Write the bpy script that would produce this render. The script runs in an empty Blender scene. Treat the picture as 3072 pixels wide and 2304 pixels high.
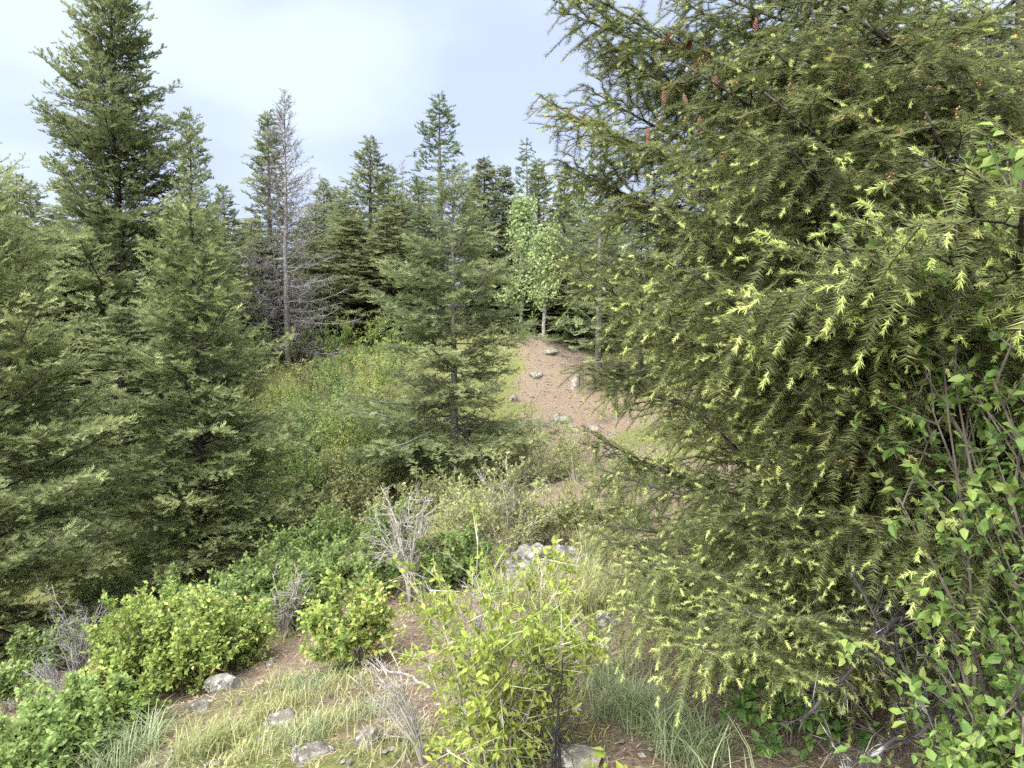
import bpy, math
import numpy as np
from mathutils import Matrix, Vector

# ------------------------------------------------------------------ camera, world, sun, exposure
F = 780.0                      # focal length in pixels of a 1024 wide picture
PITCH = math.radians(3.45)
EYE = 1.6
sc = bpy.context.scene
col = sc.collection
cam_d = bpy.data.cameras.new('camera')
cam_d.sensor_width = 36.0
cam_d.lens = F / 1024.0 * 36.0
cam_d.clip_start = 0.05
cam_d.clip_end = 3000.0
cam = bpy.data.objects.new('camera', cam_d)
col.objects.link(cam)
cam.location = (0, 0, EYE)
cam.rotation_euler = (math.pi / 2 - PITCH, 0, 0)
sc.camera = cam

SUN_EL, SUN_AZ = math.radians(50), math.radians(215)   # azimuth clockwise from +Y, where the light comes from
world = bpy.data.worlds.new('World')
sc.world = world
world.use_nodes = True
nt = world.node_tree
nt.nodes.clear()
out = nt.nodes.new('ShaderNodeOutputWorld')
bg = nt.nodes.new('ShaderNodeBackground')
sky = nt.nodes.new('ShaderNodeTexSky')
sky.sky_type = 'NISHITA'
sky.sun_disc = False
sky.sun_elevation = SUN_EL
sky.sun_rotation = SUN_AZ
sky.dust_density = 2.0
tc = nt.nodes.new('ShaderNodeTexCoord')
mp = nt.nodes.new('ShaderNodeMapping')
mp.inputs['Scale'].default_value = (1.0, 1.0, 1.9)
mp.inputs['Location'].default_value = (0.35, 0.2, 0.1)
nz = nt.nodes.new('ShaderNodeTexNoise')
nz.inputs['Scale'].default_value = 2.3
nz.inputs['Detail'].default_value = 4.0
nz.inputs['Roughness'].default_value = 0.45
rp = nt.nodes.new('ShaderNodeValToRGB')
rp.color_ramp.interpolation = 'EASE'
rp.color_ramp.elements[0].position = 0.42
rp.color_ramp.elements[0].color = (0.60, 0.68, 0.93, 1)
rp.color_ramp.elements[1].position = 0.60
rp.color_ramp.elements[1].color = (0.78, 0.89, 0.98, 1)
sc_c = nt.nodes.new('ShaderNodeVectorMath')
sc_c.operation = 'SCALE'
sc_c.inputs['Scale'].default_value = 2.12
mx = nt.nodes.new('ShaderNodeMix')
mx.data_type = 'RGBA'
mx.inputs['Factor'].default_value = 0.93
nt.links.new(tc.outputs['Generated'], mp.inputs['Vector'])
nt.links.new(mp.outputs['Vector'], nz.inputs['Vector'])
nt.links.new(nz.outputs['Fac'], rp.inputs['Fac'])
nt.links.new(rp.outputs['Color'], sc_c.inputs[0])
nt.links.new(sky.outputs['Color'], mx.inputs[6])
nt.links.new(sc_c.outputs['Vector'], mx.inputs[7])
nt.links.new(mx.outputs[2], bg.inputs['Color'])
bg.inputs['Strength'].default_value = 0.1
nt.links.new(bg.outputs['Background'], out.inputs['Surface'])

sun_d = bpy.data.lights.new('sun', 'SUN')
sun_d.energy = 3.4
sun_d.angle = math.radians(90)
sun_d.color = (1.0, 0.985, 0.95)
sun = bpy.data.objects.new('sun', sun_d)
col.objects.link(sun)
sd = Vector((math.sin(SUN_AZ) * math.cos(SUN_EL), math.cos(SUN_AZ) * math.cos(SUN_EL), math.sin(SUN_EL)))
sun.rotation_euler = sd.to_track_quat('Z', 'Y').to_euler()
sun.location = sd * 60

sc.view_settings.view_transform = 'Standard'
sc.view_settings.look = 'None'
sc.view_settings.gamma = 1.0
sc.view_settings.use_curve_mapping = False
sc.view_settings.exposure = 2.42
sc.cycles.max_bounces = 4
sc.cycles.diffuse_bounces = 3
sc.cycles.transmission_bounces = 3
sc.cycles.use_adaptive_sampling = True
sc.cycles.adaptive_threshold = 0.02
sc.cycles.use_denoising = False
sc.cycles.debug_use_spatial_splits = False


# ------------------------------------------------------------------ noise and terrain
def _hash(ix, iy, s):
    n = (ix.astype(np.int64) * 374761393 + iy.astype(np.int64) * 668265263 + s * 1442695041) & 0x7fffffff
    n = ((n ^ (n >> 13)) * 1274126177) & 0x7fffffff
    n = n ^ (n >> 16)
    return (n & 0xffff) / 65535.0


def vnoise(x, y, s=0):
    x = np.asarray(x, float); y = np.asarray(y, float)
    ix = np.floor(x); iy = np.floor(y)
    fx = x - ix; fy = y - iy
    fx = fx * fx * (3 - 2 * fx); fy = fy * fy * (3 - 2 * fy)
    a = _hash(ix, iy, s); b = _hash(ix + 1, iy, s); c = _hash(ix, iy + 1, s); d = _hash(ix + 1, iy + 1, s)
    return (a * (1 - fx) + b * fx) * (1 - fy) + (c * (1 - fx) + d * fx) * fy


def fbm(x, y, s=0, o=4):
    v = 0; a = 0.5; t = 0
    for i in range(o):
        v = v + a * vnoise(np.asarray(x) * 2 ** i, np.asarray(y) * 2 ** i, s + i * 17); t += a; a *= 0.5
    return v / t


def ray(px, py):
    u = (px - 512) / F; v = (py - 384) / F
    return np.array((u, math.cos(PITCH) - v * math.sin(PITCH), -math.sin(PITCH) - v * math.cos(PITCH)))


def at(px, py, d):
    r = ray(px, py)
    return np.array((0, 0, EYE)) + r * (d / r[1])


CP = [(0, 0, 0), (1.6, 0, .1), (-2, 0, -.4), (-4.5, 0, -1.2), (0, -4, .2), (4, -3, .4), (-6, -4, -1.5),
      (5, 4, .5), (2.9, 4.4, .2), (8, 10, .7), (13, 20, 1.9), (4, 9, .2), (5, 15, .7),
      (-9, 6, -2.4), (-14, 10, -2.2), (-15, 25, 1.0), (-22, 18, 0),
      (-30, 40, 3), (0, 38, 2.6), (30, 40, 3.2), (-25, 60, 4), (25, 60, 4), (0, 60, 3.8), (25, 0, 1.5), (-25, 0, -2.5)]
for px, py, d in [(300, 760, 3.4), (100, 740, 4.8), (325, 620, 6.5), (420, 590, 6.6), (546, 567, 6.9), (610, 540, 7.6),
                  (640, 700, 3.4), (800, 740, 3.0), (576, 500, 10), (590, 440, 16), (548, 338, 22), (505, 346, 22), (570, 350, 22),
                  (455, 494, 13.4), (205, 600, 11), (0, 655, 9), (290, 349, 24), (330, 400, 18), (300, 450, 15), (130, 500, 16),
                  (400, 338, 26), (640, 345, 23), (370, 540, 9.5)]:
    CP.append(tuple(at(px, py, d)))
CP = np.array(CP)


def _phi(r2):
    return np.where(r2 > 1e-12, r2 * np.log(np.maximum(r2, 1e-12)), 0)


_n = len(CP)
_A = np.zeros((_n + 3, _n + 3))
_d2 = (CP[:, None, 0] - CP[None, :, 0]) ** 2 + (CP[:, None, 1] - CP[None, :, 1]) ** 2
_A[:_n, :_n] = _phi(_d2) + np.eye(_n) * 0.4
_A[:_n, _n] = 1; _A[:_n, _n + 1:] = CP[:, :2]; _A[_n, :_n] = 1; _A[_n + 1:, :_n] = CP[:, :2].T
_w = np.linalg.solve(_A, np.concatenate([CP[:, 2], np.zeros(3)]))


def gz(x, y):
    x = np.asarray(x, float); y = np.asarray(y, float)
    z = _w[_n] + _w[_n + 1] * x + _w[_n + 2] * y
    for i in range(_n):
        z = z + _w[i] * _phi((x - CP[i, 0]) ** 2 + (y - CP[i, 1]) ** 2)
    r = np.hypot(x, y - 20)
    k = np.clip((r - 40) / 30, 0, 1); k = k * k * (3 - 2 * k)
    z = z * (1 - k) + 3.4 * k
    z = z + (fbm(x * 1.3, y * 1.3, 5) - .5) * .22 + (fbm(x * 6, y * 6, 9, 3) - .5) * .07
    return z


def hit(px, py, far=60):
    r = ray(px, py)
    d = np.linspace(1.5, far, 3000)
    p = np.array((0, 0, EYE))[None] + r[None] * (d / r[1])[:, None]
    below = np.nonzero(p[:, 2] < gz(p[:, 0], p[:, 1]))[0]
    return p[below[0]] if len(below) else p[-1]


# ------------------------------------------------------------------ materials
def new_mat(name):
    m = bpy.data.materials.new(name); m.use_nodes = True
    n = m.node_tree; n.nodes.clear()
    o = n.nodes.new('ShaderNodeOutputMaterial')
    return m, n, o


def ramp(n, stops):
    r = n.nodes.new('ShaderNodeValToRGB')
    e = r.color_ramp.elements
    while len(e) < len(stops): e.new(0.5)
    for el, (p, c) in zip(e, stops):
        el.position = p; el.color = (*c, 1)
    return r


def leaf_mat(name, stops, trans=0.3, rough=0.5, spec=0.3):
    m, n, o = new_mat(name)
    a = n.nodes.new('ShaderNodeAttribute'); a.attribute_name = 'tint'
    oi = n.nodes.new('ShaderNodeObjectInfo')
    ma = n.nodes.new('ShaderNodeMath'); ma.operation = 'MULTIPLY_ADD'
    ma.inputs[1].default_value = 0.18
    sub = n.nodes.new('ShaderNodeMath'); sub.operation = 'SUBTRACT'; sub.inputs[1].default_value = .09
    n.links.new(oi.outputs['Random'], ma.inputs[0]); n.links.new(a.outputs['Fac'], sub.inputs[0]); n.links.new(sub.outputs[0], ma.inputs[2])
    r = ramp(n, stops)
    n.links.new(ma.outputs[0], r.inputs['Fac'])
    p = n.nodes.new('ShaderNodeBsdfPrincipled')
    p.inputs['Roughness'].default_value = rough
    p.inputs['Specular IOR Level'].default_value = spec
    t = n.nodes.new('ShaderNodeBsdfTranslucent')
    x = n.nodes.new('ShaderNodeMixShader'); x.inputs[0].default_value = trans
    n.links.new(r.outputs['Color'], p.inputs['Base Color']); n.links.new(r.outputs['Color'], t.inputs['Color'])
    n.links.new(p.outputs[0], x.inputs[1]); n.links.new(t.outputs[0], x.inputs[2]); n.links.new(x.outputs[0], o.inputs['Surface'])
    return m


def bark_mat(name, c0, c1, scale=30, lichen=None, lich_at=.6, bump=.4):
    m, n, o = new_mat(name)
    tc = n.nodes.new('ShaderNodeTexCoord')
    mp = n.nodes.new('ShaderNodeMapping'); mp.inputs['Scale'].default_value = (1, 1, .35)
    nz = n.nodes.new('ShaderNodeTexNoise'); nz.inputs['Scale'].default_value = scale; nz.inputs['Detail'].default_value = 6
    n.links.new(tc.outputs['Object'], mp.inputs['Vector']); n.links.new(mp.outputs[0], nz.inputs['Vector'])
    r = ramp(n, [(.35, c0), (.68, c1)])
    n.links.new(nz.outputs['Fac'], r.inputs['Fac'])
    p = n.nodes.new('ShaderNodeBsdfPrincipled'); p.inputs['Roughness'].default_value = .9; p.inputs['Specular IOR Level'].default_value = .15
    colr = r.outputs['Color']
    if lichen:
        n2 = n.nodes.new('ShaderNodeTexNoise'); n2.inputs['Scale'].default_value = scale * .55; n2.inputs['Detail'].default_value = 5
        n.links.new(tc.outputs['Object'], n2.inputs['Vector'])
        r2 = ramp(n, [(lich_at - .03, (0, 0, 0)), (lich_at + .03, (1, 1, 1))])
        n.links.new(n2.outputs['Fac'], r2.inputs['Fac'])
        mx = n.nodes.new('ShaderNodeMix'); mx.data_type = 'RGBA'
        mx.inputs[7].default_value = (*lichen, 1)
        n.links.new(r2.outputs['Color'], mx.inputs['Factor']); n.links.new(colr, mx.inputs[6]); colr = mx.outputs[2]
    n.links.new(colr, p.inputs['Base Color'])
    b = n.nodes.new('ShaderNodeBump'); b.inputs['Strength'].default_value = bump; b.inputs['Distance'].default_value = .02
    n.links.new(nz.outputs['Fac'], b.inputs['Height']); n.links.new(b.outputs[0], p.inputs['Normal'])
    n.links.new(p.outputs[0], o.inputs['Surface'])
    return m


def rock_mat(name, base, pale, dark, moss):
    m, n, o = new_mat(name)
    tc = n.nodes.new('ShaderNodeTexCoord')
    def noise(s, d=8, rgh=.6):
        z = n.nodes.new('ShaderNodeTexNoise'); z.inputs['Scale'].default_value = s; z.inputs['Detail'].default_value = d
        z.inputs['Roughness'].default_value = rgh
        n.links.new(tc.outputs['Object'], z.inputs['Vector']); return z
    a = noise(9); b = noise(26, 5, .7); c = noise(5, 6); g = noise(70, 4)
    r1 = ramp(n, [(.35, dark), (.5, base), (.7, pale)]); n.links.new(a.outputs['Fac'], r1.inputs['Fac'])
    k = ramp(n, [(.54, (0, 0, 0)), (.6, (1, 1, 1))]); n.links.new(b.outputs['Fac'], k.inputs['Fac'])
    mx = n.nodes.new('ShaderNodeMix'); mx.data_type = 'RGBA'; mx.inputs[7].default_value = (*pale, 1)
    n.links.new(k.outputs['Color'], mx.inputs['Factor']); n.links.new(r1.outputs['Color'], mx.inputs[6])
    k2 = ramp(n, [(.55, (0, 0, 0)), (.63, (1, 1, 1))]); n.links.new(c.outputs['Fac'], k2.inputs['Fac'])
    m2 = n.nodes.new('ShaderNodeMix'); m2.data_type = 'RGBA'; m2.inputs[7].default_value = (*moss, 1)
    n.links.new(k2.outputs['Color'], m2.inputs['Factor']); n.links.new(mx.outputs[2], m2.inputs[6])
    p = n.nodes.new('ShaderNodeBsdfPrincipled'); p.inputs['Roughness'].default_value = .9; p.inputs['Specular IOR Level'].default_value = .2
    n.links.new(m2.outputs[2], p.inputs['Base Color'])
    bp = n.nodes.new('ShaderNodeBump'); bp.inputs['Strength'].default_value = .7; bp.inputs['Distance'].default_value = .02
    ad = n.nodes.new('ShaderNodeMath'); ad.operation = 'ADD'
    n.links.new(b.outputs['Fac'], ad.inputs[0]); n.links.new(g.outputs['Fac'], ad.inputs[1])
    n.links.new(ad.outputs[0], bp.inputs['Height']); n.links.new(bp.outputs[0], p.inputs['Normal'])
    n.links.new(p.outputs[0], o.inputs['Surface'])
    return m


def ground_mat():
    m, n, o = new_mat('soil')
    tc = n.nodes.new('ShaderNodeTexCoord')
    def noise(s, d=8, rgh=.65):
        z = n.nodes.new('ShaderNodeTexNoise'); z.inputs['Scale'].default_value = s; z.inputs['Detail'].default_value = d
        z.inputs['Roughness'].default_value = rgh
        n.links.new(tc.outputs['Object'], z.inputs['Vector']); return z
    a = noise(3.5); f = noise(40, 6, .75); s = noise(14, 6)
    soil = ramp(n, [(.3, (.06, .045, .034)), (.5, (.17, .130, .095)), (.72, (.28, .225, .165))]); n.links.new(f.outputs['Fac'], soil.inputs['Fac'])
    turf = ramp(n, [(.3, (.055, .06, .022)), (.5, (.13, .14, .05)), (.72, (.22, .2, .09))]); n.links.new(f.outputs['Fac'], turf.inputs['Fac'])
    at_ = n.nodes.new('ShaderNodeAttribute'); at_.attribute_name = 'turf'
    ad = n.nodes.new('ShaderNodeMath'); ad.operation = 'MULTIPLY_ADD'; ad.inputs[1].default_value = .9; 
    n.links.new(s.outputs['Fac'], ad.inputs[0]); n.links.new(at_.outputs['Fac'], ad.inputs[2])
    k = ramp(n, [(.5, (0, 0, 0)), (1.0, (1, 1, 1))]); n.links.new(ad.outputs[0], k.inputs['Fac'])
    mx = n.nodes.new('ShaderNodeMix'); mx.data_type = 'RGBA'
    n.links.new(k.outputs['Color'], mx.inputs['Factor']); n.links.new(soil.outputs['Color'], mx.inputs[6]); n.links.new(turf.outputs['Color'], mx.inputs[7])
    red = ramp(n, [(.5, (1, 1, 1)), (.75, (1.0, .86, .77))]); n.links.new(a.outputs['Fac'], red.inputs['Fac'])
    ml = n.nodes.new('ShaderNodeMix'); ml.data_type = 'RGBA'; ml.blend_type = 'MULTIPLY'; ml.inputs['Factor'].default_value = 1
    n.links.new(mx.outputs[2], ml.inputs[6]); n.links.new(red.outputs['Color'], ml.inputs[7])
    p = n.nodes.new('ShaderNodeBsdfPrincipled'); p.inputs['Roughness'].default_value = .95; p.inputs['Specular IOR Level'].default_value = .1
    n.links.new(ml.outputs[2], p.inputs['Base Color'])
    bp = n.nodes.new('ShaderNodeBump'); bp.inputs['Strength'].default_value = .9; bp.inputs['Distance'].default_value = .04
    n.links.new(f.outputs['Fac'], bp.inputs['Height']); n.links.new(bp.outputs[0], p.inputs['Normal'])
    n.links.new(p.outputs[0], o.inputs['Surface'])
    return m


M = {}
M['ground'] = ground_mat()
M['needle'] = leaf_mat('fir_needle', [(0, (0.062, 0.08, 0.034)), (0.5, (0.165, 0.19, 0.07)), (1, (0.3, 0.32, 0.12))], .42, .5, .25)
M['shoot'] = leaf_mat('new_shoot', [(0, (0.36, 0.42, 0.13)), (0.6, (0.5, 0.56, 0.2)), (1, (0.62, 0.63, 0.29))], .4, .5, .2)
M['pollen'] = leaf_mat('pollen_cone', [(0, (.17, .07, .035)), (1, (.33, .17, .08))], .05, .7, .2)
M['cone'] = leaf_mat('cone_scale', [(0, (.09, .045, .032)), (1, (.21, .12, .08))], .0, .7, .2)
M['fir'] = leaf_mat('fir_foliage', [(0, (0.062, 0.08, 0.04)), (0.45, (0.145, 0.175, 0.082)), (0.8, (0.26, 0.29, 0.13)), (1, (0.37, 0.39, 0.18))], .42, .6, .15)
M['fir_pale'] = leaf_mat('pale_fir_foliage', [(0, (0.075, 0.096, 0.042)), (0.45, (0.19, 0.225, 0.098)), (0.8, (0.33, 0.365, 0.16)), (1, (0.45, 0.465, 0.21))], .42, .6, .15)
M['fir_far'] = leaf_mat('far_fir_foliage', [(0, (0.085, 0.1, 0.052)), (0.5, (0.17, 0.195, 0.095)), (1, (0.28, 0.3, 0.145))], .42, .6, .12)
M['fir_green'] = leaf_mat('green_fir_foliage', [(0, (0.065, 0.09, 0.05)), (0.5, (0.13, 0.175, 0.09)), (1, (0.24, 0.285, 0.135))], .42, .6, .12)
M['maple'] = leaf_mat('bright_leaf', [(0, (0.09, 0.145, 0.035)), (0.5, (0.22, 0.3, 0.075)), (0.85, (0.37, 0.43, 0.12)), (1, (0.45, 0.37, 0.16))], .45, .6, .12)
M['green'] = leaf_mat('green_leaf', [(0, (0.08, 0.135, 0.045)), (0.5, (0.18, 0.26, 0.08)), (1, (0.31, 0.39, 0.14))], .45, .6, .12)
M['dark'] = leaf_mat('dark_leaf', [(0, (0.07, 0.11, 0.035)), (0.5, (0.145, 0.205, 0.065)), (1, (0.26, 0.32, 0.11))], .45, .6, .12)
M['olive'] = leaf_mat('olive_leaf', [(0, (0.12, 0.135, 0.055)), (0.5, (0.25, 0.27, 0.11)), (1, (0.39, 0.4, 0.18))], .45, .6, .12)
M['yellow'] = leaf_mat('yellow_green_leaf', [(0, (0.1, 0.145, 0.028)), (0.5, (0.215, 0.28, 0.055)), (1, (0.35, 0.39, 0.09))], .45, .5, .2)
M['dogwood'] = leaf_mat('broad_leaf', [(0, (0.055, 0.11, 0.03)), (0.5, (0.125, 0.205, 0.055)), (1, (0.27, 0.34, 0.09))], .42, .5, .2)
M['aspen'] = leaf_mat('aspen_leaf', [(0, (0.15, 0.2, 0.08)), (0.5, (0.24, 0.31, 0.125)), (1, (0.36, 0.42, 0.19))], .4, .45, .3)
M['grass'] = leaf_mat('grass_blade', [(0, (0.11, 0.14, 0.045)), (0.5, (0.24, 0.26, 0.1)), (0.8, (0.36, 0.34, 0.17)), (1, (0.48, 0.42, 0.27))], .3, .5, .25)
M['bluegrass'] = leaf_mat('blue_grass_blade', [(0, (0.09, 0.125, 0.06)), (0.5, (0.175, 0.22, 0.11)), (1, (0.34, 0.37, 0.22))], .3, .5, .25)
M['straw'] = leaf_mat('dry_straw', [(0, (.14, .09, .06)), (.5, (.32, .24, .16)), (1, (.52, .44, .34))], .1, .7, .15)
M['bark'] = bark_mat('dark_bark', (.018, .015, .014), (.075, .062, .058), 26)
M['bark_grey'] = bark_mat('grey_bark', (.07, .062, .055), (.19, .175, .16), 22)
M['dead'] = bark_mat('weathered_dead_wood', (.11, .102, .10), (.24, .225, .22), 18)
M['dead_dark'] = bark_mat('lichen_dead_wood', (.03, .027, .027), (.10, .09, .088), 22, (.30, .31, .30), .60)
M['pale_wood'] = bark_mat('pale_bleached_wood', (.17, .155, .135), (.34, .315, .28), 22)
M['stem'] = bark_mat('brown_stem', (.05, .042, .035), (.14, .12, .10), 30)
M['stem_pale'] = bark_mat('pale_stem', (.22, .20, .15), (.42, .38, .30), 30)
M['char'] = bark_mat('charred_stem', (.008, .008, .008), (.03, .028, .027), 30)
M['rock'] = rock_mat('lichen_rock', (.125, .115, .10), (.30, .285, .25), (.038, .035, .032), (.15, .16, .075))
M['rock_brown'] = rock_mat('brown_rock', (.17, .14, .115), (.30, .26, .23), (.07, .055, .05), (.2, .16, .10))


# ------------------------------------------------------------------ mesh helpers
TRIS = [0]


def make_mesh(name, V, T, mat, tint=None, smooth=False):
    V = np.asarray(V, np.float32); T = np.asarray(T, np.int32)
    me = bpy.data.meshes.new(name)
    me.vertices.add(len(V)); me.vertices.foreach_set('co', V.ravel())
    me.loops.add(T.size); me.loops.foreach_set('vertex_index', T.ravel())
    me.polygons.add(len(T))
    me.polygons.foreach_set('loop_start', np.arange(0, T.size, 3, dtype=np.int32))
    me.polygons.foreach_set('use_smooth', np.full(len(T), smooth))
    if tint is not None:
        a = me.attributes.new('tint', 'FLOAT', 'POINT'); a.data.foreach_set('value', np.asarray(tint, np.float32))
    me.update(calc_edges=True)
    me.materials.append(mat)
    TRIS[0] += len(T)
    return me


class Buf:
    def __init__(s): s.v = []; s.t = []; s.a = []; s.n = 0
    def add(s, V, T, a=0.5):
        V = np.asarray(V, np.float32)
        s.v.append(V); s.t.append(np.asarray(T, np.int32) + s.n)
        s.a.append(np.broadcast_to(np.asarray(a, np.float32), (len(V),))); s.n += len(V)
    def mesh(s, name, mat, smooth=False):
        return make_mesh(name, np.concatenate(s.v), np.concatenate(s.t), mat, np.concatenate(s.a), smooth)


def unit(v):
    return v / np.maximum(np.linalg.norm(v, axis=-1, keepdims=True), 1e-9)


def stamp(buf, tpl, P, D, U, L, W, tint, H=None):
    """copies a small template (x along, y across, z up) to every point"""
    tv, tf = tpl
    P = np.asarray(P); n = len(P)
    if n == 0: return
    D = unit(np.asarray(D)); S = unit(np.cross(U, D)); N = np.cross(D, S)
    L = np.broadcast_to(L, (n,)); W = np.broadcast_to(W, (n,)); H = W if H is None else np.broadcast_to(H, (n,))
    V = (P[:, None] + D[:, None] * (tv[None, :, 0:1] * L[:, None, None]) + S[:, None] * (tv[None, :, 1:2] * W[:, None, None])
         + N[:, None] * (tv[None, :, 2:3] * H[:, None, None]))
    k = len(tv)
    T = tf[None] + (np.arange(n) * k)[:, None, None]
    buf.add(V.reshape(-1, 3), T.reshape(-1, 3), np.repeat(np.broadcast_to(tint, (n,)), k))


def prism_tpl(taper=.5):
    v = []; 
    for x, r in ((0, 1), (1, taper)):
        for k in range(3):
            a = 2 * math.pi * k / 3
            v.append((x, r * math.cos(a), r * math.sin(a)))
    f = []
    for k in range(3):
        k2 = (k + 1) % 3
        f += [(k, k2, 3 + k2), (k, 3 + k2, 3 + k)]
    return np.array(v), np.array(f)


PRISM = prism_tpl()
PRISM_T = prism_tpl(.15)
NEEDLE = (np.array([(0, -.5, 0), (0, .5, 0), (1, 0, 0.0)]), np.array([(0, 1, 2)]))
LEAF = (np.array([(0, 0, 0), (.32, -.5, .10), (.34, 0, -.06), (.32, .5, .10), (.7, -.33, .02), (.7, .33, .02), (.72, 0, -.10), (1, 0, -.26)]),
        np.array([(0, 2, 1), (0, 3, 2), (1, 2, 6), (1, 6, 4), (2, 3, 5), (2, 5, 6), (4, 6, 7), (6, 5, 7)]))
LEAF4 = (np.array([(0, 0, 0), (.42, -.5, .10), (.45, 0, -.05), (.42, .5, .10), (1, 0, -.15)]),
         np.array([(0, 2, 1), (0, 3, 2), (1, 2, 4), (2, 3, 4)]))
LEAF2 = (np.array([(0, 0, 0), (.5, -.5, .06), (.5, .5, .06), (1, 0, -.1)]), np.array([(0, 2, 1), (1, 2, 3)]))


def spray_tpl(pairs=4, hw=.12, extra=True):
    v = []; f = []
    for i, x in enumerate(np.linspace(0, .66, pairs)):
        for s in (-1, 1):
            b = len(v)
            w = .42 - .2 * x
            v += [(x + .07 - hw, 0, 0), (x + .07 + hw, 0, 0), (x + .36, s * w, .10 + .12 * (i % 2))]
            f.append((b, b + 1, b + 2))
    b = len(v)
    v += [(.6, -.1, 0), (.6, .1, 0), (1.05, 0, .06)]; f.append((b, b + 1, b + 2))
    b = len(v)
    if extra: v += [(.15, 0, 0), (.4, 0, 0), (.55, .05, .4)]; f.append((b, b + 1, b + 2))
    return np.array(v, float), np.array(f)


SPRAY = spray_tpl()
SPRAY_F = spray_tpl(4, .085, False)


def tube(buf, pts, rad, k=7, tint=.5):
    pts = np.asarray(pts, float); n = len(pts)
    rad = np.broadcast_to(rad, (n,))
    T = unit(np.gradient(pts, axis=0))
    ref = np.array((0, 0, 1.)) if abs(T[:, 2]).mean() < .8 else np.array((1., 0, 0))
    S = unit(np.cross(T, ref)); N = np.cross(T, S)
    a = np.arange(k) * 2 * math.pi / k
    V = pts[:, None] + (S[:, None] * np.cos(a)[None, :, None] + N[:, None] * np.sin(a)[None, :, None]) * rad[:, None, None]
    V = V.reshape(-1, 3)
    f = []
    for i in range(n - 1):
        for j in range(k):
            a0 = i * k + j; a1 = i * k + (j + 1) % k
            f += [(a0, a1, a1 + k), (a0, a1 + k, a0 + k)]
    c = len(V)
    V = np.vstack([V, pts[:1], pts[-1:]])
    for j in range(k):
        f.append((c, (j + 1) % k, j)); f.append((c + 1, (n - 1) * k + j, (n - 1) * k + (j + 1) % k))
    buf.add(V, np.array(f), tint)


def link(name, data, parent=None, loc=None):
    o = bpy.data.objects.new(name, data); col.objects.link(o)
    if parent is not None: o.parent = parent
    if loc is not None: o.location = loc
    return o


def tag(o, label, cat, group=None, kind=None):
    o['label'] = label; o['category'] = cat
    if group: o['group'] = group
    if kind: o['kind'] = kind
    return o


def thing(name, label, cat, loc, rz=0, group=None, scale=None):
    o = link(name, None, None, loc)
    o.rotation_euler = (0, 0, rz)
    if scale is not None: o.scale = scale
    return tag(o, label, cat, group)


# ------------------------------------------------------------------ ground
def axis_pts(lo, hi, n, near):
    b = 5.5
    u = np.linspace(-1, 1, n)
    s = np.sinh(b * u) / math.sinh(b)
    return np.where(s < 0, -s * lo, s * hi) 


gx = axis_pts(-400, 400, 250, 0)
uy = np.linspace(0, 1, 280)
gy = 2.5 + np.where(uy < .18, -300 * np.sinh((.18 - uy) / .18 * 5.5) / math.sinh(5.5), 700 * np.sinh((uy - .18) / .82 * 6.2) / math.sinh(6.2))
GX, GY = np.meshgrid(gx, gy)
GZ = gz(GX, GY)


def turf_mask(x, y):
    """0 bare litter .. 1 grassy turf"""
    t = fbm(x * .9 + 3, y * .9, 31, 4)
    t = np.clip((t - .38) * 3.0, 0, 1)
    t = np.where((y > 8.5) & (x < 0.2), np.maximum(t, .75), t)
    knoll = np.exp(-(((x - 1.3) / 1.15) ** 2 + ((y - 18.5) / 5.5) ** 2))
    patch = np.exp(-(((x - .85) / .5) ** 2 + ((y - 10.3) / 1.0) ** 2))
    return np.clip(np.where(y > 12, np.maximum(t, .35), t) - .95 * knoll - .8 * patch, 0, 1)


idx = np.arange(GX.size).reshape(GX.shape)
q = np.stack([idx[:-1, :-1], idx[:-1, 1:], idx[1:, 1:], idx[1:, :-1]], -1).reshape(-1, 4)
T = np.concatenate([q[:, [0, 1, 2]], q[:, [0, 2, 3]]])
me = make_mesh('ground', np.stack([GX.ravel(), GY.ravel(), GZ.ravel()], -1), T, M['ground'], None, True)
a = me.attributes.new('turf', 'FLOAT', 'POINT')
a.data.foreach_set('value', turf_mask(GX.ravel(), GY.ravel()).astype(np.float32))
g = link('ground', me)
g['kind'] = 'structure'; g['label'] = 'uneven hillside ground of brown litter and patchy turf'; g['category'] = 'ground'

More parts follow.
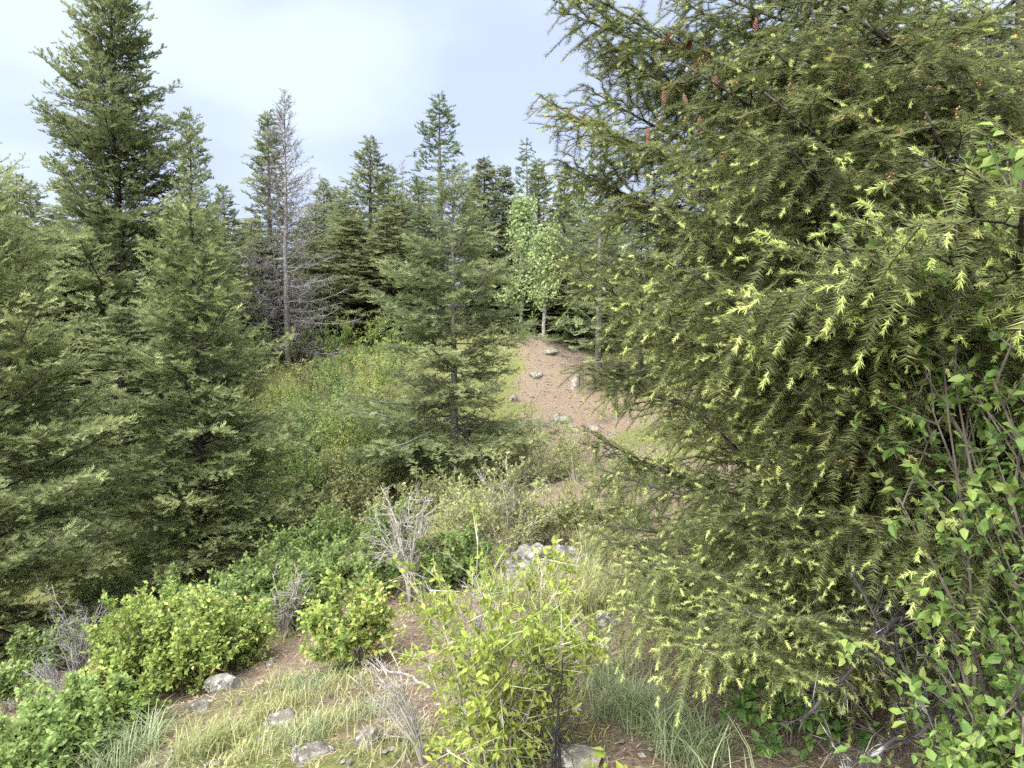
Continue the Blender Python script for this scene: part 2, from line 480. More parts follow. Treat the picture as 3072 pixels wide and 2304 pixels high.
# ------------------------------------------------------------------ conifers
def conifer(seed, H, R, z0=.3, dz=.17, nb=6, el0=-12, el1=48, shoot=.10, gap2=.075, gap3=.07, prof=.8, rough=.25, tip=.25, fill=1.0, twig=.004, gapfrac=0.0, wide=.42, tpl=None):
    """crown buffer of a fir: whorls of boughs, side branches, flat sprays; plus trunk buffer"""
    r = np.random.default_rng(seed)
    zs = []; z = z0
    while z < H * .965:
        f = (z - z0) / (H - z0)
        zs.append(z); z += dz * (1.15 - .55 * f) * r.uniform(.75, 1.25)
    base = []; az = []; ln = []; el = []; bt = []
    a0 = r.uniform(0, 6.3)
    lump = r.uniform(.85, 1.15, 64)
    for z in zs:
        f = (z - z0) / (H - z0)
        m = max(3, int(round(nb * (1 - .45 * f))))
        a0 += r.uniform(.5, 1.2)
        for k in range(m):
            if r.random() < gapfrac: continue
            aa = a0 + 2 * math.pi * k / m + r.normal(0, .22)
            l = R * (min(1, (1 - f) ** prof) * min(1, .82 + f * 2.2)) * r.uniform(1 - rough, 1 + rough * .7) + .05
            l *= lump[int((aa % 6.283) / 6.283 * 8) + 8 * int(min(.99, f) * 8)]
            base.append((0, 0, z)); az.append(aa); ln.append(l)
            el.append(math.radians(el0 + (el1 - el0) * f ** .8 + r.normal(0, 11))); bt.append(r.normal(0, .08))
    base = np.array(base); az = np.array(az); ln = np.array(ln); el = np.array(el); bt = np.array(bt)
    lean = r.normal(0, .012, 2)
    def axis(i, t):
        h = np.cos(el[i]) * ln[i] * t
        zz = np.sin(el[i]) * ln[i] * t + ln[i] * (.16 * t * t - .10 * t)
        x = base[i, 2] * lean[0] + h * np.cos(az[i]); y = base[i, 2] * lean[1] + h * np.sin(az[i])
        return np.stack([x, y, base[i, 2] + zz], -1)
    nbr = len(ln)
    wood = Buf(); crown = Buf()
    tz = np.linspace(0, H * .985, 14)
    tp = np.stack([tz * lean[0], tz * lean[1], tz], -1)
    tp[0, 2] = -.25
    tube(wood, tp, np.maximum(.0135 * H * (1 - tz / H) ** .9, .006), 8)
    # bough wood
    for s0, s1 in ((0, .35), (.35, .7), (.7, 1)):
        i = np.arange(nbr); p0 = axis(i, s0); p1 = axis(i, s1)
        d = p1 - p0; L = np.linalg.norm(d, axis=1)
        stamp(wood, PRISM, p0, d, np.array((.1, .2, 1.)), L, (.0045 + .009 * ln) * (1 - .75 * s0), .5)
    # side branches
    n2 = np.maximum(3, (ln / gap2 * fill)).astype(int)
    i2 = np.repeat(np.arange(nbr), n2)
    k2 = np.concatenate([np.arange(n) for n in n2]); t2 = .10 + .9 * (k2 + r.uniform(.1, .9, len(k2))) / np.repeat(n2, n2)
    P2 = axis(i2, t2); A2 = unit(axis(i2, t2 + .02) - axis(i2, t2 - .02))
    side = np.where(k2 % 2 == 0, 1, -1)
    up = np.array((0, 0, 1.))
    S = unit(np.cross(up, A2)) * side[:, None]
    ang = np.radians(r.uniform(38, 70, len(k2)))
    D2 = unit(A2 * np.cos(ang)[:, None] + S * np.sin(ang)[:, None] + up * r.normal(-.05, .22, len(k2))[:, None])
    L2 = (wide * ln[i2] * (1 - t2) ** .8 * np.clip(t2 * 3.2, .25, 1) + .05 + .03 * ln[i2]) * r.uniform(.6, 1.2, len(k2))
    stamp(wood, NEEDLE, P2, D2, np.array((.1, .2, 1.)), L2, np.full(len(L2), twig * 2.2), .4)
    # sprays
    n3 = np.maximum(2, (L2 / gap3 * 1.6)).astype(int)
    i3 = np.repeat(np.arange(len(L2)), n3)
    k3 = np.concatenate([np.arange(n) for n in n3]); t3 = .12 + .88 * (k3 + .5) / np.repeat(n3, n3)
    P3 = P2[i3] + D2[i3] * (L2[i3] * t3)[:, None]
    P3[:, 2] -= (L2[i3] * t3) ** 2 * .25
    S3 = unit(np.cross(up, D2[i3])) * np.where(k3 % 2 == 0, 1, -1)[:, None]
    a3 = np.radians(r.uniform(20, 60, len(k3))) * (1 - .7 * (t3 > .9))
    D3 = D2[i3] * np.cos(a3)[:, None] + S3 * np.sin(a3)[:, None] + up * r.normal(.06, .36, len(k3))[:, None]
    sl = shoot * r.uniform(.7, 1.3, len(k3)) * np.clip(.30 + ln[i2[i3]] / (.5 * R), .3, 1)
    outer = t2[i2.searchsorted(0)] if False else t2[i3]
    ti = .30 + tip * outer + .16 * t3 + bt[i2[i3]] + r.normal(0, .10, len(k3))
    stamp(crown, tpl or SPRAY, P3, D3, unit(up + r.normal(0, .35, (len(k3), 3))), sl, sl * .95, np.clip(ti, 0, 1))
    return wood, crown


def fir_tree(name, label, px, py_base, d, py_apex, R, seed, mat='fir', bark='bark', group=None, **kw):
    b = at(px, py_base, d); x, y = b[0], b[1]; z = float(gz(x, y))
    top = at(px, py_apex, d)[2]
    H = top - z
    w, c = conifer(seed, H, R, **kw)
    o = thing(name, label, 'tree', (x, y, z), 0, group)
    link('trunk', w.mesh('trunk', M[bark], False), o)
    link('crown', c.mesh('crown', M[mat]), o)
    return o


ORD = ['', 'second ', 'third ', 'fourth ', 'fifth ', 'sixth ', 'seventh ', 'eighth ', 'ninth ', 'tenth ']


def rank_labels(items, seg, size, fmt):
    """items -> a label each: ranked by size among those of the same stretch"""
    out = [None] * len(items)
    by = {}
    for i, it in enumerate(items): by.setdefault(seg(it), []).append(i)
    for key, ids in by.items():
        for k, i in enumerate(sorted(ids, key=lambda q: -size(items[q]))): out[i] = fmt(ORD[k], key)
    return out


fir_tree('fir_tree', 'tall dark fir rising well above every neighbour, open ragged top of spreading boughs', 130, 505, 16, -58, 2.3, 11,
         dz=.20, nb=7, wide=.48, shoot=.145, gap2=.085, gap3=.105, rough=.5, el0=-14, el1=50, prof=.6, tip=.15, gapfrac=.03)
fir_tree('fir_tree', 'dense broad young fir with pale tips standing before the tallest fir', 205, 600, 11, 168, 1.66, 12, mat='fir_pale', z0=.08,
         dz=.165, nb=7, wide=.46, shoot=.094, gap2=.050, gap3=.058, rough=.38, el0=-20, el1=46, prof=.68, tpl=SPRAY_F)
fir_tree('fir_tree', 'pale yellow-green fir above the bright leafy bank, its boughs in drooping tiers', -8, 655, 9, 140, 2.0, 13, mat='fir_pale', z0=.10,
         dz=.18, nb=7, wide=.46, shoot=.088, gap2=.050, gap3=.058, rough=.36, el0=-4, el1=46, prof=.66, tip=.26, tpl=SPRAY_F)
fir_tree('fir_tree', 'lone olive fir with bare grey leader and thin crown before the rocky knoll', 455, 496, 13.4, 158, 1.75, 14, mat='fir', bark='bark_grey', z0=.12,
         dz=.175, nb=7, wide=.46, shoot=.108, gap2=.056, gap3=.068, rough=.5, el0=-16, el1=30, prof=.6, gapfrac=.12, tip=.3, tpl=SPRAY_F)
fir_tree('fir_tree', 'narrow fir with browning top growing close behind the broad young fir', 199, 480, 19, 108, 1.4, 15,
         dz=.22, nb=6, shoot=.20, gap2=.12, gap3=.13, rough=.35, prof=.75)

# ------------------------------------------------------------------ bare dead tree
def dead_tree(seed, H, R, n_whorl=46, twig_r=.006, fine=1.0):
    r = np.random.default_rng(seed)
    w = Buf()
    tz = np.linspace(0, H, 16)
    wob = np.cumsum(r.normal(0, .012, (16, 2)), axis=0)
    tp = np.stack([wob[:, 0], wob[:, 1], tz], -1); tp[0, 2] = -.3
    trunk = Buf(); tube(trunk, tp, np.maximum(.0125 * H * (1 - tz / H) ** .85, .008), 8)
    for i in range(n_whorl):
        f = (i + .5) / n_whorl
        z = H * (.06 + .93 * f)
        tx = np.interp(z, tz, wob[:, 0]); ty = np.interp(z, tz, wob[:, 1])
        for k in range(r.integers(3, 6)):
            a = r.uniform(0, 6.283)
            l = R * (1 - f) ** .75 * r.uniform(.55, 1.1) + .12
            e = math.radians(-14 + 52 * f + r.normal(0, 8))
            t = np.linspace(0, 1, 6)
            h = l * t * math.cos(e)
            P = np.stack([tx + h * math.cos(a), ty + h * math.sin(a), z + l * t * math.sin(e) + l * (.30 * t * t - .1 * t)], -1)
            P[1:-1] += r.normal(0, .012 * l, (4, 3))
            dd = np.diff(P, axis=0)
            stamp(w, PRISM, P[:-1], dd, np.array((.1, .3, 1.)), np.linalg.norm(dd, axis=1) * 1.05, (.004 + .007 * l) * (1 - .8 * t[:-1]) + .003, .5)
            n = int(l / .085 * fine) + 2
            tt = r.uniform(.15, 1, n)
            p = np.stack([np.interp(tt, t, P[:, j]) for j in range(3)], -1)
            ax = unit(P[-1] - P[0])
            D = unit(ax[None] * .6 + r.normal(0, .55, (n, 3)) + np.array((0, 0, -.15 + .35 * f)))
            L = (.30 * l * (1.15 - tt) + .09) * r.uniform(.5, 1.2, n)
            stamp(w, PRISM_T, p, D, np.array((.2, .3, 1.)), L, twig_r, .5)
            m = np.repeat(np.arange(n), 3)
            q = p[m] + D[m] * (L[m] * r.uniform(.25, .9, len(m)))[:, None]
            stamp(w, NEEDLE, q, unit(D[m] + r.normal(0, .7, (len(m), 3))), np.array((.2, .3, 1.)), L[m] * r.uniform(.25, .55, len(m)), twig_r * 1.9, .5)
    return trunk, w


def place_dead(name, label, px, py, d, py_top, R, seed, mat='dead', group=None, **kw):
    b = at(px, py, d); z = float(gz(b[0], b[1])); H = at(px, py_top, d)[2] - z
    t, w = dead_tree(seed, H, R, **kw)
    o = thing(name, label, 'dead tree', (b[0], b[1], z), 0, group)
    link('trunk', t.mesh('trunk', M[mat], True), o); link('bare_branches', w.mesh('bare_branches', M[mat]), o)
    return o


place_dead('dead_tree', 'leafless grey dead conifer with fine bare twigs from base to tip', 288, 349, 22, 88, 1.9, 21, n_whorl=60, fine=1.3)
place_dead('dead_tree', 'thin bare grey spire poking up between the far firs', 403, 330, 34, 160, .8, 22, n_whorl=26, fine=.6)

# ------------------------------------------------------------------ background firs (shared variants)
VAR = []
for s, R, kw in [(31, 1.7, {}), (32, 1.35, dict(prof=.8)), (33, 2.0, dict(rough=.4, prof=.7)), (34, 1.25, dict(prof=.8, rough=.3)), (35, 1.9, dict(rough=.35)), (36, 1.6, dict(nb=5, gapfrac=.1, rough=.45))]:
    base = dict(dz=.25, nb=6, wide=.5, shoot=.27, gap2=.19, gap3=.20, el0=-14, el1=48, rough=.28, tip=.2, twig=.006)
    base.update(kw)
    w, c = conifer(s, 9.0, R, **base)
    VAR.append((w.mesh('trunk', M['bark']), c.mesh('crown', M['fir_far']), R))
w, c = conifer(37, 9.0, 1.5, dz=.36, nb=6, shoot=.26, gap2=.22, gap3=.21, el0=-6, el1=42, rough=.3, prof=.75, z0=2.2, gapfrac=.08, twig=.008)
LARCH = (w.mesh('trunk', M['bark_grey']), c.mesh('crown', M['fir_green']), 1.5)
w, c = conifer(38, 9.0, 1.5, dz=.5, nb=5, shoot=.30, gap2=.28, gap3=.26, el0=2, el1=40, rough=.35, prof=.7, z0=1.2, gapfrac=.1, twig=.008)
PINE = (w.mesh('trunk', M['bark_grey']), c.mesh('crown', M['fir_green']), 1.5)


def far_tree(var, px, d, py_apex, R, label, group=None, rz=0, name='fir_tree'):
    b = at(px, 300, d); z = float(gz(b[0], b[1])) - .1
    H = max(3.0, at(px, py_apex, d)[2] - z)
    o = thing(name, label, 'tree', (b[0], b[1], z), rz, group, (R * 1.12 / var[2], R * 1.12 / var[2], H / 9.0))
    link('trunk', var[0], o); link('crown', var[1], o)
    return o


far_tree(LARCH, 442, 27, 93, 1.75, 'tall open-crowned conifer with bare trunk showing, highest above the far treeline', rz=1.0, name='conifer_tree')
far_tree(VAR[1], 271, 25, 107, 1.25, 'slim dark fir whose top stands against the leafless grey tree', rz=.4)
far_tree(VAR[0], 370, 29, 133, 1.9, 'pointed fir second tallest of the far treeline, between dead spire and grey tree', rz=2)
far_tree(VAR[3], 486, 26, 155, 1.3, 'twin-pointed dense fir right behind the lone olive fir', rz=.7)
far_tree(VAR[3], 499, 27, 161, 1.2, 'dense fir squeezed against the twin-pointed fir, slightly lower', rz=3)
far_tree(PINE, 529, 36, 138, 1.5, 'dark layered conifer rising behind the bright aspen', rz=.2, name='conifer_tree')
far_tree(VAR[1], 540, 31, 154, 1.3, 'narrow green fir standing just behind the bright aspen', rz=4)
far_tree(PINE, 599, 20, 104, 1.1, 'slender pine top showing past the near fir\'s outer boughs', rz=1.4, name='pine_tree')
far_tree(VAR[5], 563, 30, 165, 1.5, 'ragged fir with reddish patch beside the slender pine', rz=2.2)
far_tree(VAR[4], 228, 22, 182, 1.3, 'shorter fir just right behind the browning-top fir', rz=2.9)
G1 = 'firs of the far treeline'
rr = np.random.default_rng(77)
FAR = [(324, 176, 38), (336, 184, 40), (347, 186, 36), (388, 162, 31), (418, 176, 33), (472, 176, 34), (400, 190, 28), (345, 205, 30),
       (318, 205, 32), (515, 200, 34), (560, 190, 36), (580, 180, 33), (305, 215, 30), (426, 200, 26), (510, 215, 27), (355, 215, 26), (385, 205, 25),
       (545, 235, 25), (575, 225, 27), (600, 200, 28), (250, 215, 27), (262, 235, 24), (600, 215, 23)]


def far_seg(t):
    px = t[0]
    return ('behind the grey dead tree' if px < 300 else 'between the grey dead tree and the pointed far fir' if px < 360 else
            'between the pointed fir and open-crowned conifer' if px < 430 else 'behind the lone olive fir' if px < 520 else 'behind the aspens and the slender pine')


for (px, ay, d), lab in zip(FAR, rank_labels(FAR, far_seg, lambda t: -t[1], lambda o_, k_: o_ + 'highest dark far fir ' + k_)):
    v = VAR[rr.integers(0, 6)]
    far_tree(v, px, d, ay, rr.uniform(1.4, 2.1), lab, G1, rr.uniform(0, 6.28))
BEHIND = []
for k in range(20):
    BEHIND.append((620 + k * 24 + rr.uniform(-8, 8), rr.uniform(165, 240), rr.uniform(17, 32)))
for px, ay, d in BEHIND:
    far_tree(VAR[rr.integers(0, 6)], px, d, ay, rr.uniform(1.2, 1.7), 'dark fir standing behind the near bushy fir, glimpsed through its boughs', 'firs behind the near fir', rr.uniform(0, 6.28))
LEFT = [(18, 168, 20), (31, 178, 22), (-6, 172, 24), (52, 200, 21), (75, 215, 19), (100, 205, 23), (165, 205, 24), (60, 250, 16), (30, 235, 15), (185, 215, 27), (-25, 200, 17), (215, 205, 30), (90, 235, 27), (10, 215, 28), (150, 225, 30), (120, 300, 13.5)]


def left_seg(t):
    return 'behind the pale fir' if t[0] < 45 else 'between the pale fir and the tallest fir' if t[0] < 125 else 'between the tallest fir and the grey dead tree'


for (px, ay, d), lab in zip(LEFT, rank_labels(LEFT, left_seg, lambda t: -t[1], lambda o_, k_: o_ + 'highest of the dark firs crowding ' + k_)):
    far_tree(VAR[rr.integers(0, 6)], px, d, ay, rr.uniform(1.1, 1.7), lab, 'firs behind the tallest fir', rr.uniform(0, 6.28))

# ------------------------------------------------------------------ broadleaf shrubs
def shrub_parts(seed, H, W, n_leaf, leaf, n_stem=9, stem_r=.008, spread=.9, tpl=LEAF4, droop=0.0, tint0=.5, hollow=.0, dome=1.0, clump=9):
    r = np.random.default_rng(seed)
    stems = Buf()
    P = []; D = []; TT = []
    R = W / 2
    per = max(4, int(n_leaf / n_stem))
    for s in range(n_stem):
        a = r.uniform(0, 6.283)
        rad = R * math.sqrt(r.uniform(.02, 1)) * r.uniform(.75, 1.1)
        hz = H * math.sqrt(max(.10, 1 - (rad / R) ** 2 * dome)) * r.uniform(.55, 1.14)
        t = np.linspace(0, 1, 7)
        x0, y0 = rad * .18 * math.cos(a), rad * .18 * math.sin(a)
        px = x0 + (rad - .18 * rad) * math.cos(a) * t ** 1.2; py = y0 + (rad - .18 * rad) * math.sin(a) * t ** 1.2
        pz = hz * (t * 1.25 - .25 * t * t) - .10 * (t == 0)
        A = np.stack([px, py, pz], -1); A[1:] += r.normal(0, .02 * H, (6, 3))
        dd = np.diff(A, axis=0)
        stamp(stems, PRISM, A[:-1], dd, np.array((.1, .3, .4)), np.linalg.norm(dd, axis=1) * 1.08, stem_r * (1 - .75 * t[:-1]), .5)
        nt_ = max(5, per // clump)
        tt = r.uniform(.25 + hollow, 1, nt_)
        q = np.stack([np.interp(tt, t, A[:, j]) for j in range(3)], -1)
        outw = unit(np.stack([q[:, 0], q[:, 1], q[:, 2] * .5], -1) + 1e-3)
        d = unit(outw * .55 + r.normal(0, .6, (nt_, 3)) + np.array((0, 0, .38 - droop)))
        L = r.uniform(.10, .30, nt_) * (H * .55 + R * .45) * (1.2 - .5 * tt)
        stamp(stems, PRISM_T, q, d, np.array((.1, .3, .4)), L, stem_r * .38, .5)
        m = np.repeat(np.arange(nt_), int(math.ceil(per / nt_)))
        u = r.uniform(.15, 1.05, len(m))
        lp = q[m] + d[m] * (L[m] * u)[:, None]
        ld = unit(d[m] * .5 + r.normal(0, .6, (len(m), 3)) + np.array((0, 0, -droop * .6)))
        P.append(lp); D.append(ld); TT.append(tint0 + .22 * (lp[:, 2] / H - .5) * 0 + .20 * (u - .5) + r.normal(0, .21, len(m)) + r.normal(0, .09))
    P = np.concatenate(P); D = np.concatenate(D); TT = np.clip(np.concatenate(TT), 0, 1)
    P[:, 2] = np.maximum(P[:, 2], .02)
    N = unit(np.array((0, 0, 1.)) + r.normal(0, .45, P.shape))
    L = leaf * r.uniform(.45, 1.35, len(P))
    return stems, P, D, N, L, TT


def shrub(name, label, px, py, w_px, h_px, seed, mat, leaf=.04, n=None, group=None, stem='stem', n_stem=None, ratio=.62, loc=None, cat='shrub', tpl=LEAF4, single=0, **kw):
    p = hit(px, py) if loc is None else np.array(loc)
    d = p[1]
    W = w_px * 1.2 * d / F; H = h_px * 1.15 * d / F
    n = n or int(np.clip(.95 * w_px * h_px * (.04 / leaf) ** 1.0, 500, 6500))
    n_stem = n_stem or int(np.clip(n / 140, 7, 30))
    st, P, D, N, L, TT = shrub_parts(seed, H, W, n, leaf, n_stem, tpl=tpl, stem_r=np.clip(.007 * H, .0035, .008), **kw)
    z = float(gz(p[0], p[1]))
    o = thing(name, label, cat, (p[0], p[1], z), 0, group)
    link('stems', st.mesh('stems', M[stem]), o)
    keep = np.ones(len(P), bool)
    if single:
        o_xyz = np.array((p[0], p[1], z)); c = np.array((0, 0, EYE))
        dist = np.linalg.norm(P + o_xyz - c, axis=1)
        wp = P + o_xyz
        u = wp[:, 0] / wp[:, 1] * F + 512; vv = 337 + (EYE - wp[:, 2]) / wp[:, 1] * F
        vis = (u > 0) & (u < 1024) & (vv > 0) & (vv < 768)
        order = np.argsort(dist / np.maximum(L, 1e-3) * .02 + dist + np.where(vis, 0, 100))[:single]
        keep[order] = False
        meshes = []
        for q in range(4):
            b = Buf(); stamp(b, LEAF, np.zeros((1, 3)), np.array([(1., 0, 0)]), np.array([(0, 0, 1.)]), 1.0, ratio, .28 + .18 * q); meshes.append(b.mesh('leaf', M[mat]))
        for i in order:
            dd = Vector(D[i]).normalized(); s_ = Vector(N[i]).cross(dd).normalized(); nn = dd.cross(s_)
            m3 = Matrix((dd, s_, nn)).transposed().to_4x4()
            lo = link('leaf', meshes[int(np.clip((TT[i] - .2) / .15, 0, 3))], o)
            lo.matrix_local = Matrix.Translation(Vector(P[i])) @ m3 @ Matrix.Scale(float(L[i]), 4)
    b = Buf(); stamp(b, LEAF4 if tpl is LEAF and mat != 'dogwood' else tpl, P[keep], D[keep], N[keep], L[keep], L[keep] * ratio, TT[keep])
    f = link('foliage', b.mesh('foliage', M[mat]), o)
    if single: f['kind'] = 'stuff'
    return o


S = 400
BANK = 'bright leafy shrubs on the bank under the firs'
for px, py, w, h, mat, lab, g in [
        (140, 700, 92, 100, 'maple', 'tallest bright yellow-green shrub of the leafy bank below the pale fir', BANK),
        (192, 690, 88, 92, 'maple', 'bright yellow-green shrub in the middle of the leafy bank', BANK),
        (236, 672, 72, 66, 'maple', 'bright green shrub at the upper end of the leafy bank', BANK),
        (128, 742, 62, 60, 'maple', 'small yellow-green shrub at the foot of the tallest bank shrub', BANK),
        (88, 765, 96, 70, 'green', 'broad fresh green shrub at the low end of the leafy bank', BANK),
        (30, 790, 90, 72, 'green', 'green shrub under the dead brush at the lowest bank corner', BANK),
        (10, 712, 52, 50, 'green', 'small green shrub beside the dead brush under the pale fir', BANK),
        (62, 748, 76, 62, 'green', 'fresh green shrub between the dead brush and the broad green shrub', BANK),
        (106, 722, 62, 56, 'maple', 'yellow-green shrub leaning on the dead brush side of the bank', BANK),
        (168, 660, 84, 66, 'maple', 'bright shrub at the back of the bank under the young fir boughs', BANK),
        (214, 650, 84, 60, 'green', 'green shrub at the back of the bank by the young fir trunk', BANK),
        (352, 664, 92, 76, 'maple', 'round bright green shrub alone on the grassy slope', None)]:
    S += 1; shrub('shrub', lab, px, py, w * 1.08, h, S, mat, .036, group=g, tint0=.55, tpl=LEAF2, dome=.8, n=int(1.5 * w * h * .62))
DG = 'dark green low shrubs in the gully'
L_ = [(300, 628, 80, 52), (262, 612, 66, 50), (330, 600, 84, 54), (280, 580, 66, 50), (335, 560, 70, 50), (385, 595, 70, 45), (440, 592, 82, 52), (470, 575, 60, 45), (395, 560, 74, 50), (300, 555, 60, 46)]
for (px, py, w, h), lab in zip(L_, rank_labels(L_, lambda t: 'between the leafy bank and the round shrub' if t[0] < 320 else 'behind the round shrub' if t[0] < 390 else 'beside the bare pale bush',
                                               lambda t: t[2] * 1.01 + t[3] * .1 + t[0] * .001, lambda o_, k_: o_ + 'widest dark green gully shrub ' + k_)):
    S += 1; shrub('shrub', lab, px, py, w, h, S, 'dark', .042, group=DG, tpl=LEAF2)
OG = 'twiggy olive shrubs below the lone fir'
L_ = [(505, 562, 125, 88), (560, 545, 80, 52), (470, 540, 66, 50), (600, 535, 80, 40), (548, 482, 66, 50), (515, 470, 60, 40), (575, 480, 46, 44), (625, 530, 60, 40), (420, 520, 60, 44),
      (395, 535, 66, 46), (450, 515, 62, 40), (490, 500, 60, 40), (600, 500, 54, 36), (640, 490, 60, 40), (592, 452, 30, 26), (612, 420, 36, 28), (530, 440, 40, 30), (600, 385, 34, 24)]
for (px, py, w, h), lab in zip(L_, rank_labels(L_, lambda t: 'around the outcrop' if t[1] > 525 and t[0] > 480 else 'at the foot of the brown knoll' if t[0] > 510 else 'under the lone olive fir',
                                               lambda t: t[2] * 1.01 + t[3] * .1 + t[0] * .001, lambda o_, k_: o_ + 'widest twiggy olive shrub ' + k_)):
    S += 1; shrub('shrub', lab, px, py, w, h, S, 'olive', .034, group=OG, stem='stem_pale', tint0=.5, tpl=LEAF2)
SG = 'small shrubs on the slope below the grey dead tree'
L_ = [(300, 366, 44, 26), (330, 358, 52, 28), (362, 352, 52, 26), (394, 350, 44, 24), (312, 398, 46, 30), (345, 392, 52, 30), (376, 402, 44, 42),
      (332, 432, 62, 40), (362, 448, 52, 42), (312, 462, 62, 52), (345, 484, 62, 52), (300, 520, 62, 52), (350, 530, 66, 52), (392, 470, 40, 40), (286, 430, 50, 40), (270, 500, 50, 46), (415, 462, 46, 36), (270, 380, 44, 34), (400, 372, 40, 30), (250, 545, 60, 50), (320, 548, 60, 40),
      (380, 500, 56, 44), (370, 425, 44, 30), (300, 485, 56, 44), (390, 440, 40, 32), (325, 410, 40, 26), (355, 372, 40, 24), (385, 382, 40, 26), (415, 492, 50, 40), (335, 510, 56, 44)]
_c = ['olive', 'green', 'maple', 'green']; _hue = ['olive', 'green', 'yellow-green', 'green']
L_ = [t + (i % 4,) for i, t in enumerate(L_)]
for (px, py, w, h, i), lab in zip(L_, rank_labels(L_, lambda t: _hue[t[4]] + ' shrub ' + ('near the foot of the grey dead tree' if t[1] < 385 else 'on the middle of the grassy far slope' if t[1] < 470 else 'low in the gully beside the broad young fir'),
                                                  lambda t: t[2] * 1.01 + t[3] * .1 + t[0] * .001, lambda o_, k_: o_ + 'widest ' + k_)):
    S += 1; shrub('shrub', lab, px, py, w * 1.2, h * 1.35, S, _c[i], .052 if py < 420 else .042, group=SG, tpl=LEAF2, dome=.9)
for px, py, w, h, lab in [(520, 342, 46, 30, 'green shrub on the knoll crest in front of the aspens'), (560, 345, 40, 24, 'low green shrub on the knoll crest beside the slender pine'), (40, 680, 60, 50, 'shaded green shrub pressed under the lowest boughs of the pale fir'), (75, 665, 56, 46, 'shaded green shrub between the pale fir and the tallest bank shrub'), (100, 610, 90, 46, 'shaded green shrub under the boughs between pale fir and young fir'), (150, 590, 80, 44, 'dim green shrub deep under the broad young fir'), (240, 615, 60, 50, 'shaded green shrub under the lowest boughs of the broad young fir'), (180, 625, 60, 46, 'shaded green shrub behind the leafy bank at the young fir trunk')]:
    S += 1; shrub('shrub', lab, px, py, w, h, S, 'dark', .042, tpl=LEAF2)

# near shrubs with leaves one can pick apart
shrub('leafy_shrub', 'yellow-green shrub with curled leaves and pale stems in the grassy foreground', 492, 772, 205, 205, 501, 'yellow', .034, n=7500, n_stem=30, stem='stem_pale',
      tpl=LEAF, single=260, droop=.22, loc=at(495, 768, 3.05), ratio=.46, tint0=.5, dome=.72, hollow=-.17)
shrub('leafy_shrub', 'slender yellow-green sapling rising behind the foreground shrub', 492, 640, 62, 105, 502, 'yellow', .038, n=420, n_stem=6, stem='stem_pale', tpl=LEAF, droop=.2, loc=at(488, 650, 4.6), ratio=.46)
shrub('leafy_shrub', 'dark green slim shrub crowding the foreground shrub on its knoll side', 548, 660, 62, 95, 503, 'dark', .045, n=420, n_stem=8, tpl=LEAF, loc=at(545, 690, 3.7))
shrub('leafy_shrub', 'tall broad-leaved shrub wrapped around the near fir trunk', 1000, 700, 270, 640, 504, 'dogwood', .035, n=8200, n_stem=30, clump=13, tpl=LEAF, single=280, loc=(1.46, 2.14, 0), ratio=.62, dome=.4, hollow=-.15)
shrub('leafy_shrub', 'low broad-leaved shrub under the near fir beside the lichen branches', 985, 768, 190, 190, 505, 'dogwood', .036, n=2300, n_stem=20, clump=14, tpl=LEAF, single=200, loc=(1.30, 1.98, 0), ratio=.5, dome=.6, tint0=.6)
shrub('leafy_shrub', 'small dark broad-leaved shrub in the shade below the drooping fir bough', 790, 768, 130, 90, 506, 'dogwood', .045, n=700, n_stem=12, tpl=LEAF, single=120, loc=at(790, 775, 2.9), ratio=.62, tint0=.35)
shrub('leafy_shrub', 'broad-leaved shrub half hidden behind the lichen-covered dead branches', 880, 640, 150, 190, 507, 'dogwood', .048, n=1100, n_stem=16, tpl=LEAF, loc=(1.75, 3.5, 0), ratio=.62, tint0=.45)
shrub('leafy_seedling', 'tiny pale seedling with rounded leaves at the edge of blue grass', 615, 768, 42, 40, 508, 'yellow', .045, n=26, n_stem=4, tpl=LEAF, loc=at(612, 772, 2.75), ratio=.6, tint0=.6, cat='seedling')

# aspen
def aspen(label, px, d, ay, W, seed):
    b = at(px, 320, d); z = float(gz(b[0], b[1])); H = at(px, ay, d)[2] - z
    r = np.random.default_rng(seed)
    o = thing('aspen_tree', label, 'tree', (b[0], b[1], z))
    w = Buf(); tz = np.linspace(-.2, H * .95, 8)
    tube(w, np.stack([r.normal(0, .03, 8), r.normal(0, .03, 8), tz], -1), np.linspace(.06, .01, 8), 7)
    n = 60; P0 = np.stack([np.zeros(n), np.zeros(n), r.uniform(.2, .95, n) * H], -1)
    a = r.uniform(0, 6.283, n); D = np.stack([np.cos(a), np.sin(a), r.uniform(.4, 1.2, n)], -1); L = W / 2 * r.uniform(.5, 1.1, n) * (1.1 - .6 * P0[:, 2] / H)
    stamp(w, PRISM_T, P0, D, np.array((.2, .3, .3)), L, .012, .5)
    link('trunk', w.mesh('trunk', M['pale_wood']), o)
    m = np.repeat(np.arange(n), r.integers(8, 95, n)); u = r.uniform(.3, 1.05, len(m))
    P = P0[m] + unit(D)[m] * (L[m] * u)[:, None] + r.normal(0, .11, (len(m), 3))
    b_ = Buf(); stamp(b_, LEAF2, P, r.normal(0, 1, P.shape), r.normal(0, 1, P.shape), .085, .075, np.clip(r.normal(.5, .2, len(P)), 0, 1))
    link('crown', b_.mesh('crown', M['aspen']), o)


aspen('bright green young aspen at the foot of the far firs', 522, 24, 196, 1.7, 61)
aspen('second bright green aspen, lower and nearer the near fir', 545, 23, 225, 1.5, 62)

